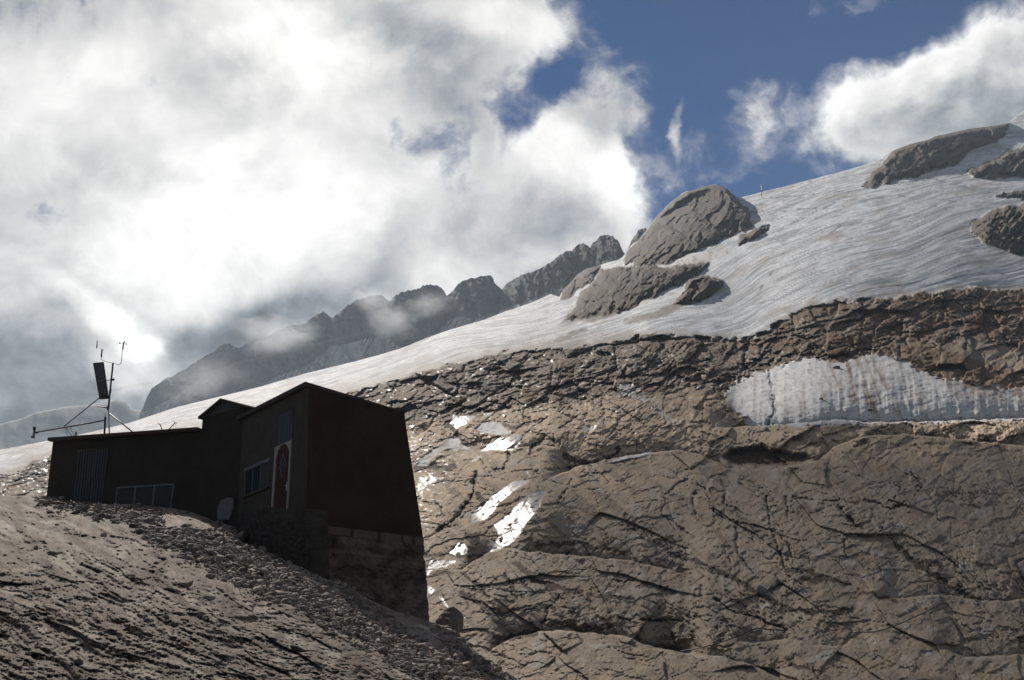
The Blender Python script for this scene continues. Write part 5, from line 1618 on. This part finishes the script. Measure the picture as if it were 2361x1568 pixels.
# aerial ropeway cables
M_CABLE = simple_mat('aerial_cable_steel', (0.2, 0.2, 0.2), 0.7, 0.1, 1, 0)
for dy, lab in ((0, 'upper of the two ropeway cables spanning in front of the misty ridge'), (4.5, 'lower of the two ropeway cables spanning in front of the misty ridge')):
    pts = [(-330, 1010), (49, 940), (385, 873), (595, 826), (740, 790), (880, 754), (960, 732)]
    q = np.array(pts); tt = np.linspace(0, 1, 40); xx = np.interp(tt, np.linspace(0, 1, len(q)), q[:, 0]); yy = np.interp(xx, q[:, 0], q[:, 1])
    pp = [P(a_, b_ + dy * (1 - 0.5 * (a_ + 330) / 1300), 500 * (1250 / 500) ** ((a_ + 330) / 1290)) for a_, b_ in zip(xx, yy)]
    tag(tube('ropeway_cable', pp, 0.05, M_CABLE, None, 5, 0.13), lab, 'cable', 'ropeway cables')

# little mast on the skyline
mY = 640
mb = P(1755, 447, mY)
sm = empty('summit_mast', tuple(mb)); tag(sm, 'tiny dark mast standing on the glacier skyline right of the rock dome', 'mast')
tube('pole', [mb - np.array([0, 0, 3]), P(1755.5, 427, mY)], 0.22, M_DARKMETAL, sm, 6)
tube('cross_bar', [P(1751, 440, mY), P(1760, 438.5, mY)], 0.12, M_DARKMETAL, sm, 5)
tube('stay', [P(1755.5, 432, mY), P(1762, 446, mY)], 0.08, M_DARKMETAL, sm, 5)

# ================================================================== AIR
def volume_mat(name, density, color=(1, 1, 1), aniso=0.2, noise=None):
    m = bpy.data.materials.new(name); m.use_nodes = True; m.node_tree.nodes.clear()
    t = NT(m.node_tree); out = t.n('ShaderNodeOutputMaterial'); v = t.n('ShaderNodeVolumePrincipled')
    v.inputs['Color'].default_value = (*color, 1); v.inputs['Density'].default_value = density
    v.inputs['Anisotropy'].default_value = aniso
    if noise:
        tc_ = t.n('ShaderNodeTexCoord')
        ln = t.vm('LENGTH', tc_.outputs['Object'])
        f, _ = t.noise(tc_.outputs['Object'], noise, 4, 0.6, dist=0.6)
        body = t.m('SUBTRACT', 1.0, ln)
        d = t.sstep(t.m('ADD', body, t.m('MULTIPLY_ADD', f, 1.8, -1.0)), 0.1, 0.9)
        d = t.m('MULTIPLY', d, t.sstep(ln, 1.0, 0.55))
        t.link(t.m('MULTIPLY', d, density), v.inputs['Density'])
    t.link(v.outputs[0], out.inputs['Volume'])
    return m


bm = bmesh.new()
bmesh.ops.create_cube(bm, size=1)
for v in bm.verts:
    v.co = Vector((v.co.x * 3600, 1450 + v.co.y * 3700, -141.5 if v.co.z < 0 else 610))
hz = link('haze', bm_mesh('haze', bm), volume_mat('haze_air', 0.00016, (0.72, 0.86, 1.0), 0.0))
tag(hz, 'pale blue mountain haze', 'haze', kind='stuff')

# unseen cloud added above the picture, its lobes shaped to shade the hut, the near slope and the low slabs
bm = bmesh.new()
for (gx_, gy_, r_) in ((22, 74, 20), (38, 82, 24), (56, 88, 26), (14, 58, 13), (30, 58, 20), (46, 64, 22), (30, 96, 11), (50, 104, 13),
                       (-6, 12, 13), (-9, 24, 13), (3, 30, 9), (-17, 14, 14), (-20, 26, 12), (4, 16, 10)):
    add_ball(bm, np.array([gx_, gy_, 6.0]) + SDIR * (1130 + 0.4 * gx_), r_, 1.0, 1.1, 0.8, 4)
me = bm_mesh('cloud', bm)
vv = np.array([v.co[:] for v in me.vertices]); nn = np.array([v.normal[:] for v in me.vertices])
vv += nn * (5 * fbm(vv[:, 0] / 22, vv[:, 1] / 22 + vv[:, 2] / 17, 4, 701))[:, None]
me.vertices.foreach_set('co', vv.reshape(-1).astype(np.float32))
tag(link('cloud', me, volume_mat('shade_cloud_vapour', 0.036, (1, 1, 1), 0.4)), 'unseen cloud added overhead to shade the slope and slabs', 'cloud', kind='stuff')


def mist(px, py, Y, rx, ry, dens, seed, lab, depth=0.6):
    bm = bmesh.new(); bmesh.ops.create_icosphere(bm, subdivisions=3, radius=1)
    o = link('mist', bm_mesh('mist', bm), volume_mat('mist_vapour', dens, (0.97, 0.98, 1.0), 0.2, 1.3 + 0.13 * seed))
    o.location = tuple(P(px, py, Y)); sc = Y / FPX
    o.scale = (rx * sc, rx * sc * depth, ry * sc)
    o.rotation_euler = (0, 0.25 * math.sin(seed * 2.1), seed * 0.37)
    tag(o, lab, 'mist', kind='stuff')


mist(905, 738, 1080, 95, 70, 0.030, 1, 'wisp of mist in front of the ridge')
mist(990, 700, 1060, 105, 50, 0.016, 2, 'wisp of mist in front of the ridge')
mist(860, 690, 1180, 110, 45, 0.022, 3, 'wisp of mist on the ridge crest')
mist(130, 880, 2000, 330, 60, 0.0010, 4, 'low cloud over the far hills')
mist(640, 770, 1300, 260, 75, 0.0075, 5, 'thin mist along the ridge')
mist(470, 880, 1500, 260, 80, 0.0040, 6, 'thin mist along the ridge')
